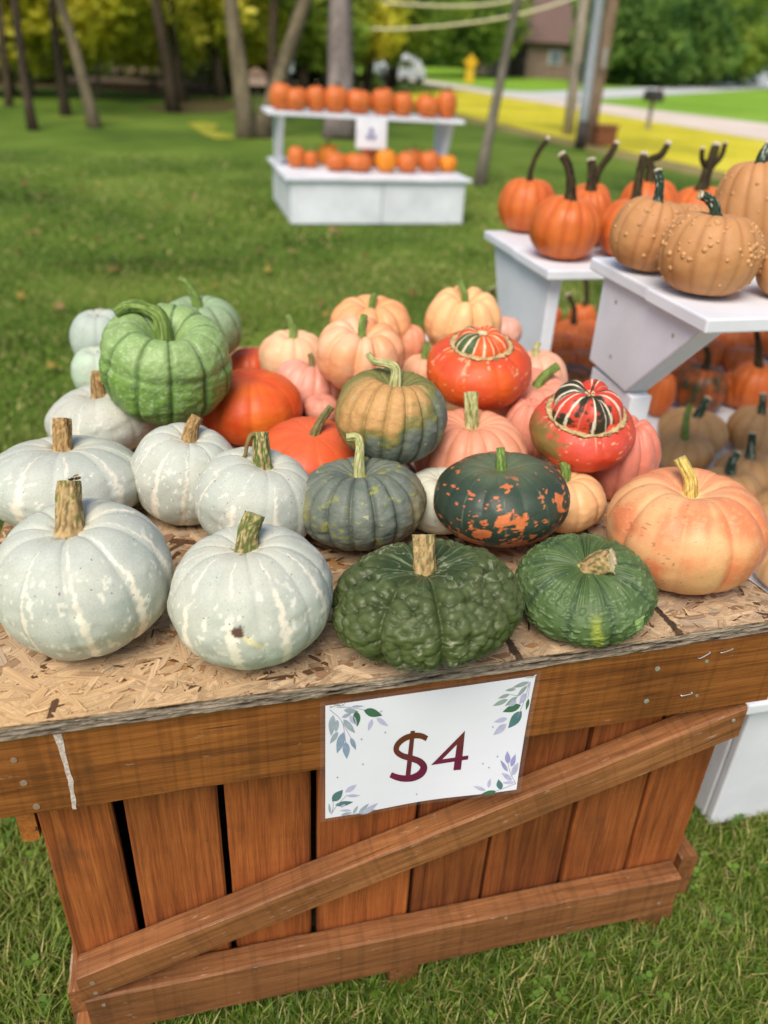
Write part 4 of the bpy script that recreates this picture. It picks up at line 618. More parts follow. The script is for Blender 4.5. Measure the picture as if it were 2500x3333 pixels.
pc = thing('price_card', 'small white price card hanging from the shelf of the far stand', 'sign', (1.76, 6.90, .57)); mb = MB(); mb.box(-.14, .14, -.004, .004, 0, .24, (.8, .81, .85)); mb.build('card', M['attr'], pc)
mb = MB()
for q in ((-.03, -.022), (.02, -.022), (-.005, .03)): mb.box(q[0] - .016, q[0] + .022, -.0058, -.0052, .12 + q[1] - .026, .12 + q[1] + .018, S(120, 120, 165))
mb.build('lettering', M['print'], pc)

# ------------------------------------------------------------------ the crate
crate = thing('wooden_crate', 'large brown wooden crate with vertical planks and a diagonal brace, under the squashes', 'crate', (.26, 0, 0)); CO = np.array([.26, 0, 0])
def board(name, x0, x1, w, t, cen, rot=(0, 0, 0), mat='stain', seed=0, shear=0., parent=None, wav=.0012, taper=0.):
    """a sawn board: length along local X, thickness Y, width Z, softened and slightly uneven arrises"""
    n = max(6, int(abs(x1 - x0) / .03)); xs = np.linspace(x0, x1, n); e = min(.0035, t * .2)
    sec = [(-t / 2 + e, -w / 2), (t / 2 - e, -w / 2), (t / 2, -w / 2 + e), (t / 2, w / 2 - e), (t / 2 - e, w / 2), (-t / 2 + e, w / 2), (-t / 2, w / 2 - e), (-t / 2, -w / 2 + e)]; k = len(sec)
    V = np.array([(x, y, z * (1 + taper * (x - x0) / (x1 - x0))) for x in xs for y, z in sec]); q = V.copy() + seed * 3.7
    V[:, 1] += (fbm(q, 26, seed, 2) - .5) * wav * 1.2 + (vnoise(q * [1, 0, 0], 4, seed) - .5) * wav; V[:, 2] += (fbm(q, 30, seed + 4, 2) - .5) * wav * 1.6
    V[:, 0] += V[:, 2] * shear + np.where(np.isin(np.arange(len(V)) // k, (0, n - 1)), (vnoise(q, 60, seed) - .5) * .003, 0)
    F = [np.array([(i * k + j, i * k + (j + 1) % k, (i + 1) * k + (j + 1) % k, (i + 1) * k + j) for i in range(n - 1) for j in range(k)]), np.array([list(range(k))[::-1]]), np.array([[(n - 1) * k + j for j in range(k)]])]
    o = mesh(name, V, F, M[mat], parent or crate, None); o.data.materials.append(M['stain_worn'] if mat != 'grey_wood' else M[mat]); mi = np.zeros(len(o.data.polygons), np.int32); jj = np.arange((n - 1) * k) % k; mi[:(n - 1) * k] = np.isin(jj, (1, 3)) ; o.data.polygons.foreach_set('material_index', mi); o.location = np.array(cen) - CO; o.rotation_euler = rot
    return o
PI = math.pi
for i, (a, b, a2, b2) in enumerate([(-.237, -.148, -.233, -.139), (-.130, -.0085, -.130, -.0085), (.0005, .1195, .0005, .1195), (.129, .279, .129, .280), (.2855, .408, .2865, .407), (.4145, .541, .4135, .554), (.547, .661, .561, .680), (.668, .784, .687, .784)]):
    w = (b - a); c = (a + b) / 2; c2 = (a2 + b2) / 2; zt, zb = .70, .062; an = math.atan2(c2 - c, zt - zb) * 1.0
    board('plank', -(zt - zb) / 2, (zt - zb) / 2, w, .019, ((c + c2) / 2, .0095 + .0012 * (i % 3), (zt + zb) / 2), (0, PI / 2 - an, 0), 'stain_plank', 20 + i, wav=.0008, taper=((b2 - a2) / w - 1))
beam = board('top_rail', -.262, .8045, .137, .038, (0, -.021, .6315), (0, 0, 0), 'stain', 3)
board('bottom_rail', -.224, .768, .098, .038, (0, -.021, .104), (0, 0, 0), 'stain_rail', 4)
ang = math.atan2(.343, 1.002); board('diagonal_brace', -.5295, .5295, .0605, .038, (.2735, -.0215, .3545), (0, -ang, 0), 'stain_rail', 6, shear=-math.tan(ang) * -1.)
# side walls, back, floor: what shows at the ends and through the gaps
for x, s in ((-.25, 'l'), (.805, 'r')):
    board('side_rail', 0, .92, .11 if s == 'l' else .125, .026 if s == 'l' else .034, (x + (.005 if s == 'l' else .007), .0, .062 if s == 'l' else .083), (0, 0, PI / 2), 'stain_rail', 8)
    board('side_rail', .004, .92, .20, .022, (x - .001 if s == 'l' else .797, 0, .567), (0, 0, PI / 2), 'stain', 9)
    for k in range(7): board('side_plank', -.30, .30, .124, .016, (x + (.022 if s == 'l' else -.03), .087 + k * .128, .37), (0, PI / 2, PI / 2), 'stain_plank', 30 + k)
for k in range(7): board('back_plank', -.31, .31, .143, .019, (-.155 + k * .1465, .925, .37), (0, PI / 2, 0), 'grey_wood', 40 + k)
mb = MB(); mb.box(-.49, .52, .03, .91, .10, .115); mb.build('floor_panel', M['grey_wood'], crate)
for x, w in ((-.215, .075), (.2715, .050), (.745, .070)):
    board('skid', 0, .95, .064, w, (x, -.034, .027), (0, 0, PI / 2), 'stain_rail', 50)
# screws, staples, the paint run
for i, (x, z, r) in enumerate([(-.232, .660, .0042), (-.228, .621, .0048), (-.221, .578, .0048), (.596, .662, .0045), (.593, .602, .0045), (.675, .598, .003), (.673, .663, .0035), (.755, .534, .0035), (-.208, .196, .0045), (-.207, .170, .004), (-.2, .134, .0035), (.737, .09, .0035), (.44, .142, .003)]):
    mb = MB(); y = -.0405 if not (z < .55 and z > .15) else -.0408; mb.tube([(x - .26, y + .004, z), (x - .26, y - .0007, z)], [r, r * .9], 10); mb.build('screw', M['metal'] if i > 2 and i < 8 else flat_mat('rusty_screw_%d' % i, S(140, 120, 100), .6), crate)
for (x, z, a) in [(.665, .676, .5), (.70, .679, .25), (.656, .605, .1)]:
    mb = MB(); p = np.array([x - .26, -.0425, z]); d = np.array([math.cos(a), 0, math.sin(a)]) * .008; mb.tube(spline([p - d + [0, .003, 0], p - d, p + d, p + d + [0, .003, 0]], 10), .0008, 6); mb.build('staple', M['metal'], crate)
xs = np.linspace(0, 1, 40); cx = -.1795 + .0035 * np.interp(xs, [0, .35, .6, 1], [-.1, .3, .7, .1]) + .0022 * (vnoise(np.stack([xs * 0, xs * 0, xs], 1), 14, 8) - .5); hw = (.0042 - .0016 * xs) * (.6 + .7 * vnoise(np.stack([xs * 0, xs * 0, xs], 1), 9, 4)); zz = .692 - xs * .128
V = np.concatenate([np.stack([cx - hw - CO[0], xs * 0 - .0409, zz], 1), np.stack([cx - CO[0], xs * 0 - .0411, zz], 1), np.stack([cx + hw - CO[0], xs * 0 - .0409, zz], 1)])
i = np.arange(39); F = np.concatenate([np.stack([i + k * 40, i + k * 40 + 1, i + k * 40 + 41, i + k * 40 + 40], 1) for k in (0, 1)]); mesh('paint_run', V, F, flat_mat('dried_white_paint', S(198, 182, 172), .7, .4, 260), crate, smooth=True)

# ------------------------------------------------------------------ the chipboard sheet on the crate
X0, X1, Y0, Y1, ZT = -.300, .790, -.046, .70, .7185
def warp(x, y): return .011 * sm(.35, .85, x) * (1 - sm(-.04, .10, y))
M['flake'] = None
t = NT('wood_flake'); a = t.n('VertexColor', layer_name='Col').outputs[0]; tc = t.n('UVMap'); mp = t.n('Mapping'); mp.inputs['Scale'].default_value = (10, 420, 1); t.l(tc.outputs[0], mp.inputs[0])
n = t.noise(mp.outputs[0], 1.6, 3, .6); c = t.mix(1., a, t.ramp(n, [(.32, (.62, .58, .54)), (.66, (1.14, 1.13, 1.11))]), 'MULTIPLY')
v = t.coord('Object'); sep = t.n('SeparateXYZ'); t.l(v, sep.inputs[0]); wob = t.math('ADD', t.math('MULTIPLY', t.noise(v, 90, 3, .7), .012), t.math('MULTIPLY', t.noise(v, 6, 2), .02))
xw = t.math('ADD', sep.outputs[0], wob); mk = None
for xl in (.137, .366, .571):
    d = t.math('ABSOLUTE', t.math('SUBTRACT', xw, xl + .016 - 0.0)); k = t.rng(d, .0042, .0058, 1, 0); mk = k if mk is None else t.math('MAXIMUM', mk, k)
c = t.mix(t.math('MULTIPLY', mk, .9), c, S(34, 26, 22)); st = t.noise(v, 9, 4, .7); c = t.mix(t.rng(st, .6, .75, 0, .55), c, S(120, 88, 60))
M['flake'] = t.fin(c, .8, t.bump(n, .35, .0006), .2)
osb = thing('chipboard_sheet', 'weathered chipboard sheet with frayed grey edge forming the top of the crate', 'board', (.245, 0, ZT - .019)); OO = np.array([.245, 0, ZT - .019])
nx, ny = 60, 40; gx, gy = np.meshgrid(np.linspace(X0, X1, nx), np.linspace(Y0 + .002, Y1, ny)); gz = ZT - .0012 + warp(gx, gy)
Vt = np.stack([gx, gy, gz], -1).reshape(-1, 3); Vb = Vt - [0, 0, .0175]; i = (np.arange(ny - 1)[:, None] * nx + np.arange(nx - 1)[None]).reshape(-1); F = np.stack([i, i + 1, i + nx + 1, i + nx], 1); m = nx * ny
ed = np.concatenate([np.arange(nx), np.arange(1, ny) * nx + nx - 1, (ny - 1) * nx + np.arange(nx - 2, -1, -1), np.arange(ny - 2, 0, -1) * nx]); e2 = np.roll(ed, -1)
F = np.vstack([F, F[:, ::-1] + m, np.stack([ed, ed + m, e2 + m, e2], 1)]); mesh('board_core', np.vstack([Vt, Vb]) - OO, F, M['flake'], osb, np.tile(S(168, 128, 86), (2 * m, 1)), np.zeros((2 * m, 2)))
rear = thing('plywood_sheet', 'plain wooden sheet carrying the heaped pumpkins behind the chipboard', 'board', (.3, .95, .70)); mb = MB(); mb.box(-.47, .50, -.246, .25, 0, .0185, S(168, 128, 86)); mb.build('sheet', M['attr'], rear, bevel=.002)
for x_, y_ in ((-.12, 1.1), (.72, 1.1)):
    mb = MB(); mb.box(x_ - .34, x_ - .26, y_ - .99, y_ - .91, -.70, -.0005, S(120, 84, 56)); mb.build('leg', M['attr'], rear)
rg = np.random.default_rng(12); NF = 9500; Vf, Ff, Cf, Uf = [], [], [], []; k = 0
for q in range(NF):
    y = Y0 + (rg.random() ** 1.5) * .75; x = rg.uniform(X0, X1); big = rg.random() < .36; L = rg.uniform(.025, .075) if big else rg.uniform(.008, .03); W = rg.uniform(.005, .016) if big else rg.uniform(.0015, .005)
    a = rg.normal(0, .75) if rg.random() < .7 else rg.uniform(0, 3.14); ca, sa = math.cos(a), math.sin(a)
    uu = np.array([-.5, -.42 + .1 * rg.random(), .4 + .1 * rg.random(), .5, .42 - .2 * rg.random(), -.45]) * L; vv = np.array([-.1 + .3 * rg.random(), -.5, -.5 + .15 * rg.random(), .0 + .3 * rg.random(), .5, .45]) * W
    px = x + uu * ca - vv * sa; py = y + uu * sa + vv * ca
    if py.max() > .75: continue
    px = np.clip(px, X0 + .001, X1 - .001); py = np.clip(py, Y0 + .0005 * rg.random(), None)
    zl = ZT - .0009 + rg.random() * .0014 + (uu * rg.normal(0, .007) + vv * rg.normal(0, .03)) * (1 if big else 1.5); zl = np.clip(zl, ZT - .0009, ZT + .0022) + warp(px, py)
    top = np.stack([px, py, zl], 1); bot = top - [0, 0, .0006]; Vf.append(np.vstack([top, bot])); Ff.append(k + np.array([[0, 1, 2, 3], [0, 3, 4, 5]])); j = np.arange(6); Ff.append(k + np.stack([j, j + 6, (j + 1) % 6 + 6, (j + 1) % 6], 1)); k += 12
    u = rg.random(); base = mix(S(206, 180, 148), S(178, 151, 120), u) if rg.random() < .74 else mix(S(186, 170, 148), S(138, 106, 78), rg.random())
    fresh = sm(.2, -.3, x) * sm(.12, -.05, y); base = mix(base, S(224, 184, 128), fresh * .6); base = base * rg.uniform(.88, 1.1)
    if rg.random() < .045: base = S(96, 70, 50)
    Cf.append(np.tile(base, (12, 1))); uv = np.stack([uu, vv], 1) + rg.random(2) * 9; Uf.append(np.vstack([uv, uv]))
o = mesh('wood_flakes', np.concatenate(Vf) - OO, np.concatenate(Ff), M['flake'], osb, np.concatenate(Cf), np.concatenate(Uf)); o['kind'] = 'stuff'
# frayed front and right edge
def edge(name, pa, pb, nrm_, nx, seed):
    u = np.linspace(0, 1, nx); vz = np.linspace(0, 1, 15); U, Vz = np.meshgrid(u, vz); pa = np.array(pa); pb = np.array(pb); L = np.linalg.norm(pb - pa); p = pa + (pb - pa) * U[..., None]
    q = np.stack([U * L, 0 * U, Vz * .019], -1); lay = fbm(q * [34, 1, 420], 1., seed, 3); fine = fbm(q * [190, 1, 1100], 1., seed + 5, 2); d = (lay - .45) * .0075 + (fine - .5) * .0018
    z = ZT - .0185 + Vz * .0185 + warp(p[..., 0], p[..., 1]) + (vnoise(q, 60, seed) - .5) * .0015 * (Vz > .9) - (vnoise(q, 35, seed + 2) - .4) * .003 * (Vz < .1); d = d * np.sin(np.pi * np.clip(Vz, .06, .97)) ** .5
    V = np.stack([p[..., 0] + nrm_[0] * (d + .0012), p[..., 1] + nrm_[1] * (d + .0012), z], -1).reshape(-1, 3)
    col = mix(S(82, 72, 63), S(158, 143, 126), sm(.25, .75, lay * .6 + fine * .4)); col = mix(col, S(44, 36, 31), sm(.36, .26, lay)); col = mix(col, S(188, 152, 110), (sm(.9, 1., Vz) * sm(.4, .6, vnoise(q, 40, seed + 8)))); i = (np.arange(14)[:, None] * nx + np.arange(nx - 1)[None]).reshape(-1)
    return mesh(name, V - OO, np.stack([i, i + 1, i + nx + 1, i + nx], 1), M['edge'], osb, col.reshape(-1, 3), smooth=False)
M['edge'] = attr_mat('frayed_board_edge', .9, .25, 300, .5, .15, .0008, (.15, 1, 1))
edge('frayed_edge', (X0, Y0, 0), (X1, Y0, 0), (0, -1), 800, 3); edge('frayed_edge', (X1, Y0, 0), (X1, Y1, 0), (1, 0), 400, 9)
# loose shavings on the sheet
for i in range(13):
    x, y = rg.uniform(-.27, .12), rg.uniform(-.042, .02)
    if i > 9: x, y = rg.uniform(.62, .77), rg.uniform(-.04, .0)
    L = rg.uniform(.010, .026); a = rg.uniform(0, 3.14); p = np.array([[-.5, 0, 0], [-.15, .03, rg.uniform(.02, .05)], [.2, -.02, rg.uniform(.02, .06)], [.5, 0, .03]]) * L; ca, sa = math.cos(a), math.sin(a); p = p @ np.array([[ca, sa, 0], [-sa, ca, 0], [0, 0, 1]])
    P = spline(p, 7); w = rg.uniform(.0006, .0016); s = np.array([-sa, ca, .15]) * w; V = np.vstack([P + s, P - s, P + s - [0, 0, .0005], P - s - [0, 0, .0005]]); j = np.arange(6); F = np.vstack([np.stack([j, j + 7, j + 8, j + 1], 1), np.stack([j + 14, j + 15, j + 22, j + 21], 1), np.stack([j, j + 1, j + 15, j + 14], 1), np.stack([j + 7, j + 21, j + 22, j + 8], 1)])
    zb = V[:, 2].min(); o = mesh('wood_shaving', V - [0, 0, zb], F, M['flake'], None, np.tile(S(224, 190, 140) * rg.uniform(.8, 1.05), (28, 1)), np.tile(V[:, :2], (1, 1)), loc=(x, y, ZT + .0024 + warp(x, y)))
    tag(o, 'loose pale wood shaving lying on the chipboard near the front edge', 'wood shaving', 'loose shavings on the chipboard')

# ------------------------------------------------------------------ the $4 sign
SG = np.array([.27, -.0425, .58]); sg = thing('price_sign', 'laminated white sign reading $4 with watercolour leaves, stapled to the crate', 'sign', SG)
TL, TRc, BR, BL = np.array([.1303, .6830]), np.array([.4093, .6850]), np.array([.4046, .4835]), np.array([.1316, .4747])
def sp(u, v, o=0.):
    """u to the right, v downwards on the paper; the lower right corner curls towards the viewer"""
    u = np.asarray(u, float); v = np.asarray(v, float); p = (TL * ((1 - u) * (1 - v))[..., None] + TRc * (u * (1 - v))[..., None] + BR * (u * v)[..., None] + BL * ((1 - u) * v)[..., None])
    y = -.0032 - .012 * np.clip(v, 0, 1.1) ** 2 * np.clip(u, 0, 1.1) ** 2 - .0012 * np.sin(u * 9) * v - o
    return np.stack([p[..., 0] - SG[0], y + 0 * u, p[..., 1] - SG[2]], -1)
def sgrid(name, u0, u1, v0, v1, o, mat, th=.0003):
    U, Vv = np.meshgrid(np.linspace(u0, u1, 24), np.linspace(v0, v1, 16)); A = sp(U, Vv, o).reshape(-1, 3); B = sp(U, Vv, o - th).reshape(-1, 3); i = (np.arange(15)[:, None] * 24 + np.arange(23)[None]).reshape(-1); F = np.stack([i, i + 24, i + 25, i + 1], 1)
    n = 24 * 16; ed = np.concatenate([np.arange(24), np.arange(1, 16) * 24 + 23, 15 * 24 + np.arange(22, -1, -1), np.arange(14, 0, -1) * 24]); e2 = np.roll(ed, -1); return mesh(name, np.vstack([A, B]), np.vstack([F, F[:, ::-1] + n, np.stack([ed, e2, e2 + n, ed + n], 1)]), mat, sg, smooth=False)
t = NT('laminate_film'); t.fin((.9, .9, .9), .3, None, .3); t.b.inputs['Alpha'].default_value = .02; M['film'] = t.m
sgrid('laminate_pouch', -.024, 1.028, -.03, 1.035, -.0009, M['film'], .0002); paper = sgrid('paper', 0, 1, 0, 1, 0, M['paper'])
